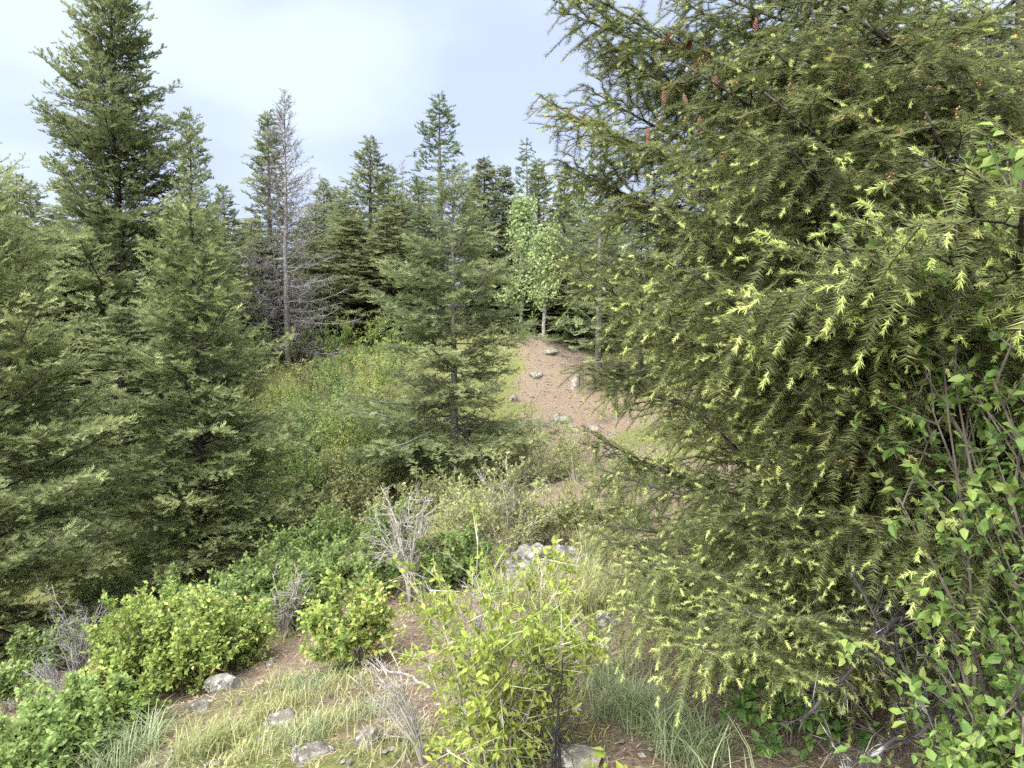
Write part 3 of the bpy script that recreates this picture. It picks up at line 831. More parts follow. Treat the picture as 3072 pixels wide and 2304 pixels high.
# ------------------------------------------------------------------ bare bushes and dead wood
def bare_bush(name, label, loc, H, W, seed, mat, n_stem=9, r0=.010, twigs=14, cat='dead shrub', lean=(0, 0), group=None):
    r = np.random.default_rng(seed)
    b = Buf()
    for s in range(n_stem):
        a = r.uniform(0, 6.283); rad = W / 2 * r.uniform(.25, 1); h = H * r.uniform(.55, 1)
        t = np.linspace(0, 1, 7)
        A = np.stack([rad * math.cos(a) * t ** 1.3 + lean[0] * t, rad * math.sin(a) * t ** 1.3 + lean[1] * t, h * t ** .85], -1)
        A[1:] += np.cumsum(r.normal(0, .018 * H, (6, 3)), axis=0)
        A[0, 2] = -.05
        tube(b, A, r0 * r.uniform(.6, 1) * np.linspace(1, .25, 7), 5)
        tt = r.uniform(.2, 1, twigs)
        q = np.stack([np.interp(tt, t, A[:, j]) for j in range(3)], -1)
        d = unit(unit(A[-1] - A[0])[None] * .6 + r.normal(0, .6, (twigs, 3)))
        L = H * r.uniform(.12, .38, twigs) * (1.2 - .6 * tt)
        stamp(b, PRISM_T, q, d, np.array((.2, .3, .4)), L, r0 * .34, .5)
        m = np.repeat(np.arange(twigs), 4)
        q2 = q[m] + d[m] * (L[m] * r.uniform(.2, .95, len(m)))[:, None]
        stamp(b, PRISM_T, q2, unit(d[m] + r.normal(0, .65, (len(m), 3))), np.array((.2, .3, .4)), L[m] * r.uniform(.25, .6, len(m)), r0 * .2, .5)
    loc = np.array(loc, float); loc[2] = float(gz(loc[0], loc[1]))
    return tag(link(name, b.mesh(name, M[mat], True), None, loc), label, cat, group)


p = hit(410, 602)
bare_bush('bare_bush', 'bare pale branching bush standing in the gully below the lone fir', p, 118 * p[1] / F, 82 * p[1] / F, 71, 'pale_wood', 9, .014, 18)
p = hit(70, 722)
bare_bush('dead_brush', 'heap of grey dead brush between the pale fir and the leafy bank', p, 62 * p[1] / F, 150 * p[1] / F, 72, 'dead', 26, .008, 16)
p = hit(80, 690)
bare_bush('dead_brush', 'upright grey dead stems under the lowest boughs of the pale fir', p, 110 * p[1] / F, 80 * p[1] / F, 73, 'dead', 12, .008, 10)
p = hit(285, 640)
bare_bush('dead_brush', 'bleached dead branches beside the dark gully shrubs', p, 75 * p[1] / F, 60 * p[1] / F, 74, 'pale_wood', 8, .010, 14)
bare_bush('bare_bush', 'bleached white dead twigs leaning out of the foreground shrub', at(425, 762, 3.1), .42, .35, 75, 'pale_wood', 9, .007, 12, lean=(-.22, .1))
bare_bush('bare_bush', 'pale dead stems sticking up through the foreground shrub', at(470, 770, 3.2), .85, .45, 76, 'pale_wood', 8, .006, 8)
bare_bush('burnt_stem', 'charred black forked stem rising beside the foreground shrub', at(552, 790, 2.7), .62, .22, 77, 'char', 3, .009, 7, cat='burnt stem', lean=(.05, .02))
p = hit(520, 545)
bare_bush('bare_bush', 'grey leafless twigs tangled in the olive shrubs by the outcrop', p, .75, 1.1, 78, 'dead', 14, .008, 16)


def dead_limb(label, P, r0, seed, mat='dead_dark', twigs=80, tl=.20, name='dead_branch', cat='dead branch'):
    r = np.random.default_rng(seed)
    P = np.array(P, float); o0 = P[0].copy(); P = P - o0
    n = 14; s = np.linspace(0, 1, len(P)); t = np.linspace(0, 1, n)
    A = np.stack([np.interp(t, s, P[:, j]) for j in range(3)], -1); A[1:-1] += r.normal(0, .012, (n - 2, 3))
    root = tag(link(name, None, None, o0), label, cat)
    b = Buf(); tube(b, A, r0 * np.linspace(1, .3, n) * r.uniform(.85, 1.15, n), 7); link('limb', b.mesh('limb', M[mat], True), root)
    b = Buf()
    tt = r.uniform(.15, 1, twigs); q = np.stack([np.interp(tt, t, A[:, j]) for j in range(3)], -1)
    d = unit(unit(A[-1] - A[0])[None] * .45 + r.normal(0, .6, (twigs, 3))); L = tl * r.uniform(.3, 1.1, twigs)
    mid = q + d * L[:, None] * .55
    stamp(b, PRISM, q, d, np.array((.2, .3, .4)), L * .55, r0 * .20, .5)
    d2 = unit(d + r.normal(0, .45, d.shape)); stamp(b, PRISM_T, mid, d2, np.array((.2, .3, .4)), L * .55, r0 * .12, .5)
    m = np.repeat(np.arange(twigs), 4); q2 = q[m] + d[m] * (L[m] * r.uniform(.15, .55, len(m)))[:, None]
    stamp(b, PRISM_T, q2, unit(d[m] + r.normal(0, .8, (len(m), 3))), np.array((.2, .3, .4)), L[m] * r.uniform(.2, .6, len(m)), r0 * .08, .5)
    link('twigs', b.mesh('twigs', M[mat]), root)
    return root


gp = lambda x, y, dz=0: (x, y, float(gz(x, y)) + dz)
dead_limb('lichen-crusted dead branch arching out of the shade under the near fir', [gp(1.75, 2.9, .02), (1.55, 2.75, .5), (1.35, 2.6, .66), (1.1, 2.5, .5), (.93, 2.45, .36)], .015, 81)
dead_limb('low lichen-crusted dead branch reaching towards the bright drooping bough', [gp(1.8, 2.6, .02), (1.55, 2.5, .40), (1.3, 2.4, .36), (1.0, 2.35, .20)], .016, 82)
dead_limb('crossing grey dead branch leaning on the lichen-crusted ones', [gp(1.5, 2.35, .0), (1.42, 2.4, .25), (1.28, 2.5, .52), (1.15, 2.6, .8)], .011, 83)
dead_limb('thin upright dead branch behind the lichen-crusted ones', [gp(1.7, 3.3, .0), (1.62, 3.2, .4), (1.6, 3.15, .75)], .014, 84, twigs=30)

# ------------------------------------------------------------------ the near fir: shared boughs
def bough_meshes(seed, L, pollen=0.0, shootp=.45, bare=.22, big=1.0):
    r = np.random.default_rng(seed)
    up = np.array((0, 0, 1.))
    sag = r.uniform(.05, .12); lift = r.uniform(.12, .26); wob = r.uniform(-.05, .05)
    def ax(t):
        return np.stack([L * t, L * wob * np.sin(3 * t), L * (-sag * np.sin(math.pi * t * .9) + lift * t ** 2.4 * .5)], -1)
    wood = Buf()
    t = np.linspace(0, 1, 12)
    tube(wood, ax(t), .019 * (1 - t) ** .8 + .003, 6)
    n2 = int(L / .047)
    k = np.arange(n2); t2 = .10 + .89 * (k + r.uniform(0, 1, n2)) / n2
    P2 = ax(t2); A2 = unit(ax(t2 + .02) - ax(t2 - .02))
    sd_ = np.where(k % 2 == 0, 1, -1)
    ang = np.radians(r.uniform(40, 68, n2))
    S2 = unit(np.cross(up, A2)) * sd_[:, None]
    D2 = unit(A2 * np.cos(ang)[:, None] + S2 * np.sin(ang)[:, None] + up * r.normal(-.02, .16, n2)[:, None])
    L2 = (.34 * L * (1 - t2) ** .55 * np.clip(t2 * 2.6, .35, 1) + .07) * r.uniform(.6, 1.15, n2)
    seg0 = []; seg1 = []; sb = []
    n5 = 6
    u = np.linspace(0, 1, n5)
    drop = r.uniform(.02, .30, n2)
    C2 = P2[:, None] + D2[:, None] * (L2[:, None] * u)[..., None] - up * (drop[:, None] * L2[:, None] * u[None] ** 2)[..., None]
    C2[:, 1:] += r.normal(0, .008, C2[:, 1:].shape)
    for j in range(n5 - 1):
        d = C2[:, j + 1] - C2[:, j]
        stamp(wood, PRISM, C2[:, j], d, np.array((.1, .2, 1.)), np.linalg.norm(d, axis=1) * 1.05, .0048 * (1 - .15 * j), .5)
        ok = (t2 > bare + .12) | (j >= 3) | ((j >= 2) & (t2 > bare))
        seg0.append(C2[ok, j]); seg1.append(C2[ok, j + 1])
    # tertiaries
    n3 = np.maximum(2, (L2 / .050)).astype(int)
    i3 = np.repeat(np.arange(n2), n3); k3 = np.concatenate([np.arange(n) for n in n3]); t3 = .08 + .92 * (k3 + r.uniform(.2, .8, len(k3))) / np.repeat(n3, n3)
    f = t3 * (n5 - 1); j = np.minimum(f.astype(int), n5 - 2); w = (f - j)[:, None]
    P3 = C2[i3, j] * (1 - w) + C2[i3, j + 1] * w
    A3 = unit(C2[i3, j + 1] - C2[i3, j])
    S3 = unit(np.cross(up, A3)) * np.where(k3 % 2 == 0, 1, -1)[:, None]
    a3 = np.radians(r.uniform(30, 62, len(k3)))
    hang = np.where(r.random(len(k3)) < .38, -.9, .05)
    D3 = unit(A3 * np.cos(a3)[:, None] + S3 * np.sin(a3)[:, None] + up * (hang + r.normal(0, .28, len(k3)))[:, None])
    L3 = (.07 + .13 * r.random(len(k3)) ** 1.1 + .05 * (hang < -.5)) * np.clip(1.25 - t3 * .6, .4, 1.2)
    green = (t2[i3] + t3 * .55) > bare + .22 + r.normal(0, .08, len(k3))
    mid = P3 + D3 * (L3 * .5)[:, None]
    D3b = unit(D3 - up * r.uniform(.0, .5, len(k3))[:, None])
    end = mid + D3b * (L3 * .5)[:, None]
    stamp(wood, PRISM, P3, D3, np.array((.1, .2, 1.)), L3 * .5, .0022, .5)
    stamp(wood, PRISM_T, mid, D3b, np.array((.1, .2, 1.)), L3 * .5, .0017, .5)
    seg0 += [P3[green], mid[green]]; seg1 += [mid[green], end[green]]
    s0 = np.concatenate(seg0); s1 = np.concatenate(seg1)
    # needles
    d = s1 - s0; l = np.linalg.norm(d, axis=1)
    nn = np.maximum(2, (l * 560)).astype(int)
    m = np.repeat(np.arange(len(l)), nn)
    v = (np.arange(len(m)) - np.repeat(np.cumsum(nn) - nn, nn) + r.uniform(0, .6, len(m))) / nn[m]; N0 = s0[m] + d[m] * v[:, None]
    A = unit(d)[m]; Sx = unit(np.cross(up, A)); Nz = np.cross(A, Sx)
    th = np.where(np.arange(len(m)) % 2 == 0, 0, math.pi) + r.normal(.0, .30, len(m)); th = np.where(np.cos(th) > 0, th + .22, th - .22)
    rd = Sx * np.cos(th)[:, None] + Nz * np.sin(th)[:, None]
    tilt = np.radians(r.normal(58, 6, len(m)))
    ND = A * np.cos(tilt)[:, None] + rd * np.sin(tilt)[:, None]
    nb = Buf()
    sh = r.normal(0, .17, len(l))
    stamp(nb, NEEDLE, N0, ND, unit(up + r.normal(0, .5, (len(m), 3))), r.uniform(.025, .033, len(m)), .0031, np.clip(.42 + sh[m] + r.normal(0, .13, len(m)), 0, 1))
    # new shoots at tips
    tips = np.concatenate([end[green], C2[:, -1]]); td = np.concatenate([D3b[green], unit(C2[:, -1] - C2[:, -2])])
    reach = np.concatenate([np.clip((t2[i3] + .45 * t3 - .42) * 1.7, .03, 1)[green], np.clip(t2 * 1.6 - .1, .1, 1)])
    pick = r.random(len(tips)) < shootp * reach * 1.25
    tp, tdd = tips[pick], td[pick]
    m = np.repeat(np.arange(len(tp)), 40)
    v = r.random(len(m)); size = r.uniform(.6, 1.25, len(tp)) * big
    N0 = tp[m] + tdd[m] * (v * .024 * size[m])[:, None]
    ND = tdd[m] * (.45 + .5 * v)[:, None] + unit(r.normal(0, 1, (len(m), 3))) * .62
    sb_ = Buf(); stamp(sb_, NEEDLE, N0, ND, r.normal(0, 1, (len(m), 3)), r.uniform(.009, .0145, len(m)) * size[m], .0032, np.clip(.5 + r.normal(0, .18, len(tp))[m] + r.normal(0, .1, len(m)), 0, 1))
    pm = None
    if pollen > 0:
        pk = r.random(len(tips)) < pollen
        c = np.repeat(tips[pk] - td[pk] * .03, 7, axis=0)
        c = c + r.normal(0, .010, c.shape)
        pb = Buf(); stamp(pb, (np.array([(0, 0, 0), (.5, .5, 0), (.5, -.25, .43), (.5, -.25, -.43), (1, 0, 0)]), np.array([(0, 2, 1), (0, 3, 2), (0, 1, 3), (4, 1, 2), (4, 2, 3), (4, 3, 1)])),
                          c, r.normal(0, 1, c.shape) - up * .4, r.normal(0, 1, c.shape), .011, .0065, r.random(len(c)))
        pm = pb.mesh('pollen_cones', M['pollen'])
    return wood.mesh('branch', M['bark'], True), nb.mesh('needles', M['needle']), sb_.mesh('new_shoots', M['shoot']), pm


LB = 2.5
BV = [bough_meshes(600 + i, LB, pollen=(.09 if i < 3 else 0), shootp=(.3, .25, .3, .5, .5, .55, .45, 1.6)[i], bare=(.25, .3, .2, .3, .25, .2, .35, .05)[i], big=1.5 if i == 7 else 1.0) for i in range(8)]
TX, TY = 2.80, 4.40
TZ = float(gz(TX, TY))
fir = thing('near_fir_tree', 'big bushy fir close by, dark inside, its long boughs tipped with lime-green new shoots', 'tree', (TX, TY, TZ))
b = Buf()
tz = np.linspace(-.3, 8.2, 16)
tube(b, np.stack([.05 * np.sin(tz * .7), .04 * np.cos(tz * .9), tz], -1), np.interp(tz, [-.3, .3, 8.2], [.17, .125, .012]), 12)
link('trunk', b.mesh('trunk', M['bark'], True), fir)
b = Buf()
tube(b, np.array([(0, 0, .25), (-.35, -.12, .22), (-.75, -.3, .30), (-.98, -.42, .62), (-1.02, -.45, 1.1), (-.97, -.42, 1.7), (-.93, -.40, 2.4), (-.95, -.4, 3.3)]), np.array([.085, .075, .065, .058, .05, .042, .032, .012]), 9)
link('side_stem', b.mesh('side_stem', M['bark'], True), fir)


def add_bough(v, base, direction, length, roll=0.0):
    """base in tree coordinates, direction of the bough's chord"""
    d = Vector(direction).normalized()
    y = Vector((0, 0, 1)).cross(d).normalized(); z = d.cross(y)
    m = Matrix((d, y, z)).transposed().to_4x4() @ Matrix.Rotation(roll, 4, 'X')
    w, n, s, pm = BV[v]
    o = link('branch', w, fir)
    k = length / LB
    o.matrix_local = Matrix.Translation(Vector(base)) @ m @ Matrix.Scale(k, 4)
    link('needles', n, o); link('new_shoots', s, o)
    if pm: link('pollen_cones', pm, o)['kind'] = 'stuff'
    return o


def bough_to(v, tip_world, z_base, roll=0.0, base=None):
    tip = Vector(tip_world) - Vector((TX, TY, TZ))
    b0 = Vector(base) if base is not None else Vector((0, 0, z_base))
    d = tip - b0
    add_bough(v, b0, d, d.length * 1.0, roll)


rj = np.random.default_rng(44)
# boughs whose tips draw the outline (pixel, distance from the usual spread of the crown)
for v, px, py, d, zb, roll in [
        (0, 556, 28, 4.5, 2.75, .1), (1, 541, 112, 4.3, 2.35, -.1), (2, 668, 10, 4.0, 3.0, .2), (0, 735, -40, 3.6, 3.1, 0), (1, 610, 70, 5.2, 2.7, 0),
        (3, 556, 190, 4.6, 1.95, .1), (4, 560, 262, 4.4, 1.45, -.15), (5, 570, 320, 4.0, 1.2, .1), (3, 580, 395, 4.3, .95, 0), (6, 595, 470, 4.2, .7, .15),
        (4, 610, 545, 3.8, .55, -.1), (5, 612, 590, 3.6, .45, .1), (3, 640, 240, 3.0, 1.7, .15), (4, 690, 300, 2.7, 1.35, -.1), (5, 660, 390, 2.9, 1.05, .1),
        (6, 700, 470, 2.8, .8, 0), (2, 690, 130, 3.1, 2.4, .1), (1, 760, 60, 2.9, 2.7, -.1), (0, 800, 10, 2.7, 2.9, 0), (2, 770, 170, 2.7, 2.2, .1), (0, 880, 60, 2.6, 2.7, .1),
        (6, 820, 250, 2.6, 1.7, 0), (4, 790, 340, 2.4, 1.3, .1), (5, 760, 420, 2.6, 1.0, -.1), (3, 720, 560, 2.9, .55, .1), (4, 850, 470, 2.5, .8, .1), (6, 900, 380, 2.5, 1.1, 0), (2, 920, 200, 2.4, 2.0, 0),
        (5, 640, 650, 3.1, .35, 0), (3, 800, 560, 2.7, .5, 0)]:
    bough_to(v, at(px, py, d), zb, roll)
    j = rj.uniform(-1, 1, 3)
    if py < 200 and px < 720:
        bough_to((v + 1) % 3, at(px + 50 + 20 * j[1], py + 40 + 15 * j[0], d - .2 * j[2]), zb - .12 + .08 * j[0], roll)
    if py < 200 and px < 720 or (px + py) % 3 != 0 and px < 800:
        bough_to((v + 2) % 7, at(px + 26 + 16 * j[0], py + 14 + 16 * j[1], d + .25 * j[2]), zb + .06 * j[1] - .02, -roll)
# back and side boughs fill the crown
r9 = np.random.default_rng(9)
for k in range(46):
    z = .45 + k * .09
    a = k * 2.399 + r9.uniform(-.3, .3)
    ln = 2.55 * (1 - max(0, z - 1.5) / 8.0) * r9.uniform(.75, 1.0)
    dirv = (math.cos(a), math.sin(a), -.14 + .05 * z + r9.normal(0, .05))
    if math.sin(a) < -.25 and z < 3.6: continue
    if z > 2.7 and math.cos(a) < -.2: continue
    add_bough(int(r9.integers(0, 7)), (0, 0, z), dirv, ln, r9.uniform(-.3, .3))
# low bright bough in front and the arching one at its side
for v, px, py, d, bx in [(7, 655, 600, 2.75, (-1.0, -.45, .72)), (7, 700, 690, 2.45, (-1.0, -.45, .55)), (7, 640, 650, 2.7, (-1.0, -.45, .5)), (7, 745, 655, 2.4, (-1.05, -.45, .6))]:
    bough_to(v, at(px, py, d), 0, .1, bx)
for v, px, py, d, bx in [(7, 822, 322, 2.15, (-.05, -.1, 1.55)), (5, 1000, 320, 1.75, (-.05, -.1, 1.7)), (7, 925, 300, 2.0, (-.05, -.1, 1.62)), (7, 1000, 600, 2.1, (0, -.1, .75)), (4, 890, 560, 2.4, (-.05, -.1, .8))]:
    bough_to(v, at(px, py, d), 0, -.1, bx)

# hanging cones
cb = Buf(); rc = np.random.default_rng(3)
kk = np.arange(70); ph = kk * 2.399; zz = kk / 70.0
rad = .013 * np.sin(math.pi * np.clip(zz * .86 + .12, 0, 1)) ** .8
P = np.stack([rad * .25 * np.cos(ph), rad * .25 * np.sin(ph), -.075 * zz], -1)
D = np.stack([np.cos(ph), np.sin(ph), -np.full(70, .9)], -1)
stamp(cb, LEAF4, P, D, np.array((0, 0, 1.)), .010 + rad * .9, .016, rc.uniform(.2, .9, 70))
tube(cb, np.array([(0, 0, .012), (0, 0, -.03), (0, 0, -.072)]), np.array([.003, .007, .003]), 6, .2)
cone_me = cb.mesh('cone', M['cone'])
for px, py, d in [(690, 40, 4.0), (698, 62, 3.9), (708, 50, 3.9), (672, 32, 4.1), (684, 95, 3.8), (700, 118, 3.6), (648, 128, 4.0), (664, 90, 4.1), (715, 72, 3.7), (850, 75, 2.9), (756, 20, 3.6), (872, 110, 3.0)]:
    o = link('cone', cone_me, fir)
    o.location = Vector(at(px, py, d)) - Vector((TX, TY, TZ)); o.rotation_euler = (rc.normal(0, .2), rc.normal(0, .2), rc.uniform(0, 6)); s = rc.uniform(.8, 1.05); o.scale = (s, s, s)

# ------------------------------------------------------------------ rocks
def rock_mesh(seed, sx, sy, sz, mat, knob=0.0, sub=4):
    import bmesh
    r = np.random.default_rng(seed)
    bm = bmesh.new(); bmesh.ops.create_icosphere(bm, subdivisions=sub, radius=1.0)
    V = np.array([v.co[:] for v in bm.verts]); T = np.array([[v.index for v in f.verts] for f in bm.faces]); bm.free()
    for _ in range(20):
        n = unit(r.normal(0, 1, 3)); c = r.uniform(.5, .85)
        dd = V @ n - c; V = np.where((dd > 0)[:, None], V - np.outer(dd, n), V)
    a = fbm(V[:, 0] * 2.5 + V[:, 2] * 1.7 + seed, V[:, 1] * 2.5 - V[:, 2] * 1.3, seed, 4) - .5
    V = V * (1 + .16 * a)[:, None]
    if knob:
        k = fbm(V[:, 0] * 9 + V[:, 2] * 3, V[:, 1] * 9 + V[:, 2] * 2, seed + 5, 3)
        V = V * (1 + knob * (k - .5))[:, None]
    return make_mesh('rock', V * np.array((sx, sy, sz)), T, mat, None, False)


def rock(label, px, py, w, h, seed, mat='rock', rz=0, group=None, knob=0.0, dep=.7, name='rock', sub=4):
    p = hit(px, py); k = p[1] / F
    me = rock_mesh(seed, w * k / 2, w * k / 2 * dep, max(h * k * .85, .03), M[mat], knob, sub)
    o = link(name, me, None, (p[0], p[1], float(gz(p[0], p[1])) - h * k * .10)); o.rotation_euler = (0, 0, rz)
    return tag(o, label, 'rock', group)


rock('broad knobbly grey outcrop crusted with lichen and moss beyond the foreground shrub', 548, 574, 122, 50, 1, knob=.40, dep=.8, name='rock_outcrop', sub=5)
rock('grey and black lichen-spotted boulder lying in the brown litter', 283, 722, 44, 20, 2)
rock('long flat grey slab in the litter at the bottom of the slope', 312, 757, 66, 20, 3, rz=.3)
rock('jagged rock half hidden under the bleached twigs', 366, 745, 38, 34, 4)
rock('dark blocky rock beside the round green shrub', 342, 652, 26, 16, 5)
rock('pale rounded rock at the edge of the dark gully shrubs', 418, 592, 36, 20, 6, knob=.1)
rock('dark upright rock at the outcrop edge under the near fir', 598, 592, 24, 26, 7)
rock('black low rock below the burnt stem', 580, 762, 64, 30, 8)
rock('grey rocks spine on the grassy slope below the leafy bank', 222, 690, 42, 22, 9, knob=.15)
rock('grey sharp stone next to the rocky spine', 200, 712, 26, 16, 10)
rock('flat lichen-grey rock beyond the grass tufts on the knoll side', 600, 640, 60, 18, 11)
rock('squarish grey rock in the shade left of the blue grass', 610, 625, 40, 22, 12)
MARK = [((548, 572), 'the knobbly outcrop'), ((283, 722), 'the spotted boulder'), ((312, 757), 'the long flat slab'), ((366, 745), 'the jagged rock'), ((598, 592), 'the dark upright rock'),
        ((222, 690), 'the rocky spine'), ((342, 652), 'the dark blocky rock'), ((600, 640), 'the flat lichen-grey rock'), ((580, 762), 'the black low rock'), ((130, 765), 'the fresh green tussock')]


def near_mark(t):
    return min(MARK, key=lambda m: (m[0][0] - t[0]) ** 2 + 3 * (m[0][1] - t[1]) ** 2)


def mark_labels(L, fmt):
    def dist(t): m = near_mark(t)[0]; return -((m[0] - t[0]) ** 2 + 3 * (m[1] - t[1]) ** 2)
    return rank_labels(L, lambda t: near_mark(t)[1], dist, fmt)


G3 = 'stones scattered on the litter slope'
L_ = [(150, 735, 12, 7), (258, 740, 14, 8), (240, 705, 12, 8), (330, 700, 14, 8), (375, 690, 16, 9), (300, 680, 12, 8), (270, 665, 14, 8), (190, 750, 12, 6), (350, 765, 16, 9), (400, 700, 14, 8), (232, 655, 16, 10), (620, 590, 14, 8), (590, 610, 12, 8), (640, 600, 14, 8), (575, 625, 12, 8), (320, 655, 14, 9)]
for i, ((px, py, w, h), lab) in enumerate(zip(L_, mark_labels(L_, lambda o_, k_: 'small loose grey stone ' + o_ + 'nearest to ' + k_))):
    rock(lab, px, py, w, h, 30 + i, group=G3, rz=i, name='stone', sub=2)
G4 = 'rock outcrops on the brown knoll'
L_ = [(560, 420, 34, 12), (580, 385, 30, 14), (535, 375, 28, 9), (595, 430, 26, 10), (552, 352, 30, 7), (605, 455, 30, 14), (540, 425, 20, 8), (515, 400, 24, 8), (340, 425, 18, 8), (325, 445, 16, 8)]
for i, ((px, py, w, h), lab) in enumerate(zip(L_, rank_labels(L_, lambda t: 'in the shrubs of the far slope' if t[0] < 400 else 'high on the bare brown knoll' if t[1] < 390 else 'at the foot of the bare brown knoll', lambda t: t[2] + t[0] * .001, lambda o_, k_: o_ + 'widest weathered ledge ' + k_))):
    rock(lab, px, py, w, h, 60 + i, 'rock_brown' if i % 2 else 'rock', group=G4, rz=i, name='ledge', knob=.15, sub=3)
o = None
# fallen bleached sticks
for i, (px0, py0, px1, py1, lab) in enumerate([(430, 690, 352, 660, 'bleached stick pointing from the foreground shrub to the round shrub'), (360, 735, 440, 758, 'dark fallen stick across the litter by the jagged rock'),
                                              (620, 655, 560, 640, 'thin grey fallen stick on the dry grass before the outcrop'), (455, 585, 480, 605, 'white fallen branch in front of the dark gully shrubs')]):
    a0 = hit(px0, py0); a1 = hit(px1, py1); a0[2] += .015; a1[2] += .02
    mid = (a0 + a1) / 2; mid[2] = float(gz(mid[0], mid[1])) + .03
    dead_limb(lab, [a0, mid, a1], .010, 90 + i, 'pale_wood' if i != 1 else 'stem', twigs=10, tl=.14, name='fallen_stick', cat='stick')

# ------------------------------------------------------------------ grasses, litter
rg = np.random.default_rng(5)


def scatter(n, xlim, ylim, bias=1.0):
    y = ylim[0] + (ylim[1] - ylim[0]) * rg.random(n) ** bias
    x = rg.uniform(-1, 1, n)
    x = (xlim[0] + xlim[1]) / 2 + x * (xlim[1] - xlim[0]) / 2
    x = x * (0.35 + y / ylim[1] * .9)
    return x, y


def blades(buf, x, y, z, h, w, tint, flop=.5):
    n = len(x); a = rg.uniform(0, 6.283, n)
    d0 = np.stack([np.cos(a) * flop * .5, np.sin(a) * flop * .5, np.ones(n)], -1); d1 = unit(np.stack([np.cos(a) * flop, np.sin(a) * flop, np.full(n, .55)], -1)); d2 = unit(np.stack([np.cos(a) * flop * 2, np.sin(a) * flop * 2, np.full(n, .0)], -1))
    s = np.stack([-np.sin(a), np.cos(a), np.zeros(n)], -1)
    p0 = np.stack([x, y, z], -1); p1 = p0 + unit(d0) * (h * .45)[:, None]; p2 = p1 + d1 * (h * .33)[:, None]; p3 = p2 + d2 * (h * .28)[:, None]
    wv = (s * w[:, None] * .5)
    V = np.stack([p0 - wv, p0 + wv, p1 - wv * .85, p1 + wv * .85, p2 - wv * .5, p2 + wv * .5, p3], 1)
    f = np.array([(0, 1, 3), (0, 3, 2), (2, 3, 5), (2, 5, 4), (4, 5, 6)])
    T = f[None] + (np.arange(n) * 7)[:, None, None]
    buf.add(V.reshape(-1, 3), T.reshape(-1, 3), np.repeat(tint, 7))


# short turf: tufts where the ground is grassy
n = 5200
x, y = scatter(n, (-7, 5.5), (2.0, 13), 1.25)
ok = rg.random(n) < .06 + .94 * turf_mask(x, y)
x, y = x[ok], y[ok]
k = 8
X = np.repeat(x, k) + rg.normal(0, .03, len(x) * k); Y = np.repeat(y, k) + rg.normal(0, .03, len(x) * k)
hh = np.repeat(rg.uniform(.03, .12, len(x)), k) * rg.uniform(.6, 1.2, len(X)); tt = np.clip(np.repeat(rg.normal(.48, .2, len(x)), k) + rg.normal(0, .1, len(X)), 0, 1)
b = Buf(); blades(b, X, Y, gz(X, Y) - .01, hh, .0035 + .0006 * Y, tt, .7)
tag(link('grass', b.mesh('grass', M['grass'])), 'short mixed green and straw grass growing over the slope', 'grass', kind='stuff')
# far meadow cover
n = 16000
x, y = scatter(n, (-9, 7), (9, 30), 1.0)
ok = rg.random(n) < .05 + .95 * turf_mask(x, y)
x, y = x[ok], y[ok]
b = Buf(); blades(b, x, y, gz(x, y) - .02, rg.uniform(.05, .17, len(x)), .010 + .0008 * y, np.clip(rg.normal(.42, .2, len(x)), 0, 1), .6)
tag(link('meadow_grass', b.mesh('meadow_grass', M['grass'])), 'coarse grass covering the hillside beyond the gully', 'grass', kind='stuff')
# litter straws
n = 30000
x, y = scatter(n, (-6, 5), (2.2, 11), 1.3)
d = np.stack([rg.normal(0, 1, n), rg.normal(0, 1, n), rg.normal(0, .18, n)], -1)
b = Buf(); stamp(b, NEEDLE, np.stack([x, y, gz(x, y) + .008], -1), d, np.array((0, 0, 1.)), rg.uniform(.025, .09, n), .0022 + .0005 * y, np.clip(rg.normal(.5, .25, n), 0, 1))
tag(link('dry_litter', b.mesh('dry_litter', M['straw'])), 'dry straw and needle litter strewn over the bare ground', 'litter', kind='stuff')
# gravel
n = 6500
x, y = scatter(n, (-6, 5), (2.3, 24), 1.5)
x[4200:] = rg.normal(1.4, 1.0, 2300); y[4200:] = rg.uniform(12, 23, 2300)
gb = Buf(); OCT = (np.array([(-.5, 0, 0), (.5, 0, 0), (0, -.5, 0), (0, .5, 0), (0, 0, -.4), (0, 0, .4)]), np.array([(0, 2, 5), (2, 1, 5), (1, 3, 5), (3, 0, 5), (2, 0, 4), (1, 2, 4), (3, 1, 4), (0, 3, 4)]))
gs = rg.gamma(2.2, .007, n) + .006 + .0008 * y
stamp(gb, OCT, np.stack([x, y, gz(x, y) + gs * .1], -1), np.stack([rg.normal(0, 1, n), rg.normal(0, 1, n), rg.normal(0, .15, n)], -1), np.array((0, 0, 1.)), gs * rg.uniform(.9, 1.7, n), gs, .5, gs * rg.uniform(.5, 1, n))
tag(link('gravel', gb.mesh('gravel', M['rock'])), 'loose bits of grey gravel strewn over the bare ground', 'gravel', kind='stuff')
# low herbs
n = 2600
x, y = scatter(n, (-7, 5), (2.6, 12), 1.2)
ok = (rg.random(n) < .1 + .9 * turf_mask(x, y)); x, y = x[ok], y[ok]
k = 10; X = np.repeat(x, k) + rg.normal(0, .05, len(x) * k); Y = np.repeat(y, k) + rg.normal(0, .05, len(x) * k)
a = rg.uniform(0, 6.283, len(X)); d = np.stack([np.cos(a), np.sin(a), rg.uniform(.1, 1.1, len(X))], -1)
b = Buf(); stamp(b, LEAF2, np.stack([X, Y, gz(X, Y) + rg.uniform(0, .06, len(X))], -1), d, np.array((.1, .1, 1.)), rg.uniform(.02, .05, len(X)), .016, np.clip(np.repeat(rg.normal(.5, .25, len(x)), k), 0, 1))
tag(link('ground_cover', b.mesh('ground_cover', M['olive'])), 'small leafy herbs and moss creeping between the grass', 'ground cover', kind='stuff')


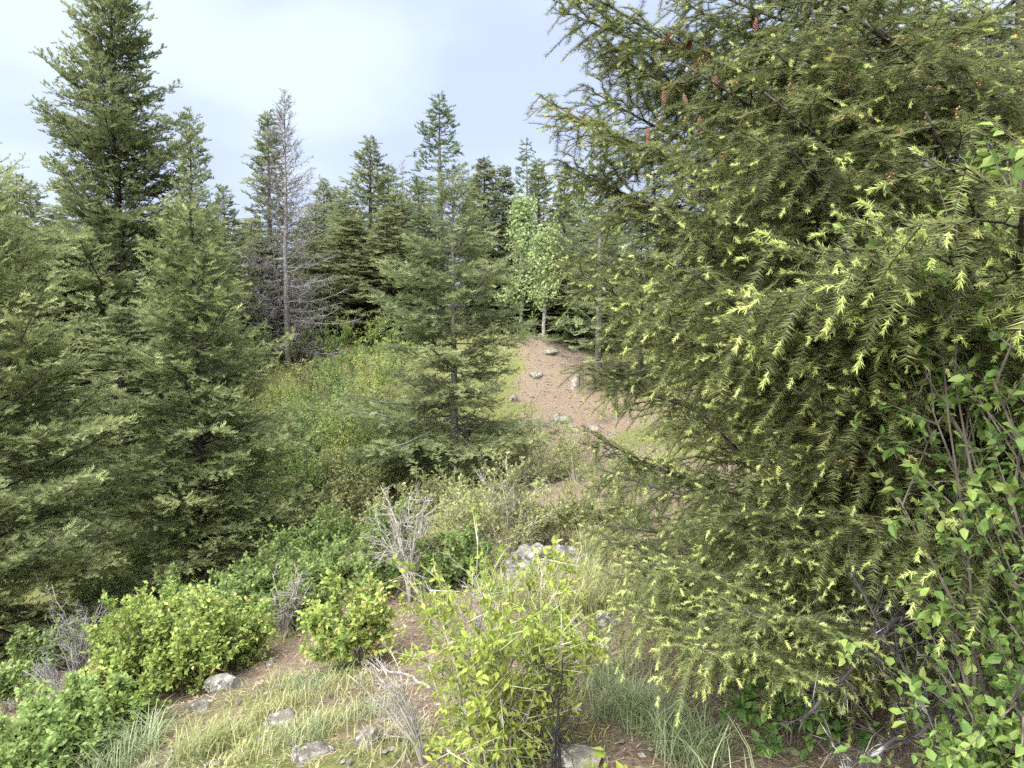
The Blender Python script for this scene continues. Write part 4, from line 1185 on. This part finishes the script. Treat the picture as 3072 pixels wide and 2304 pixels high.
def tussock(label, px, py, h, spread, nb_, mat, seed, group=None, w=.004, tint=.5, flop=.8, d=None):
    p = hit(px, py) if d is None else at(px, py, d)
    global rg
    keep = rg; rg = np.random.default_rng(seed)
    ra = spread * .5 * np.sqrt(rg.random(nb_)); aa = rg.uniform(0, 6.283, nb_); x = ra * np.cos(aa); y = ra * np.sin(aa)
    z0 = float(gz(p[0], p[1])); z = gz(x + p[0], y + p[1]) - z0 - .01
    b = Buf(); blades(b, x, y, z, h * rg.uniform(.45, 1.1, nb_), np.full(nb_, w), np.clip(rg.normal(tint, .2, nb_), 0, 1), flop)
    rg = keep
    return tag(link('grass_tussock', b.mesh('grass_tussock', M[mat]), None, (p[0], p[1], z0)), label, 'grass', group)


tussock('dense blue-green tussock spilling from under the near fir', 655, 730, .27, .30, 380, 'bluegrass', 1, w=.0035, flop=1.0)
tussock('second blue-green tussock between the seedling and the near fir', 622, 712, .24, .26, 300, 'bluegrass', 2, w=.0035, flop=1.0)
tussock('blue-green tussock below the drooping bright bough', 690, 762, .28, .28, 300, 'bluegrass', 3, w=.0035, flop=1.0)
tussock('tall sparse grass blades curving up before the near fir', 770, 790, .42, .5, 46, 'bluegrass', 4, w=.005, tint=.9, flop=.9, d=2.45)
tussock('fresh green tussock at the bottom of the litter slope', 125, 765, .32, .4, 420, 'bluegrass', 5, w=.005, tint=.6)
tussock('pale grass clump below the spotted boulder', 210, 750, .26, .35, 320, 'grass', 6, w=.0045, tint=.5)
G5 = 'straw-coloured clumps by the outcrop'
L_ = [(600, 560), (620, 565), (585, 600), (600, 615), (560, 615), (590, 550), (640, 580), (575, 585), (612, 600), (520, 600), (545, 600)]
for i, ((px, py), lab) in enumerate(zip(L_, mark_labels(L_, lambda o_, k_: 'straw-green grass clump ' + o_ + 'nearest to ' + k_))):
    tussock(lab, px, py, .34, .4, 260, 'grass', 20 + i, G5, w=.006, tint=.65, flop=.55)
G6 = 'grass clumps on the litter slope'
L_ = [(300, 740), (260, 755), (330, 725), (370, 715), (290, 705), (240, 730), (175, 765), (350, 690), (275, 690), (310, 690), (395, 745), (560, 700), (590, 690), (600, 670), (570, 660), (620, 680)]
for i, ((px, py), lab) in enumerate(zip(L_, mark_labels(L_, lambda o_, k_: 'thin short grass clump in the litter ' + o_ + 'nearest to ' + k_))):
    tussock(lab, px, py, .16, .34, 150, 'grass' if i % 3 else 'bluegrass', 50 + i, G6, w=.0038, tint=.55, flop=.7)
print('TRIANGLES', TRIS[0])
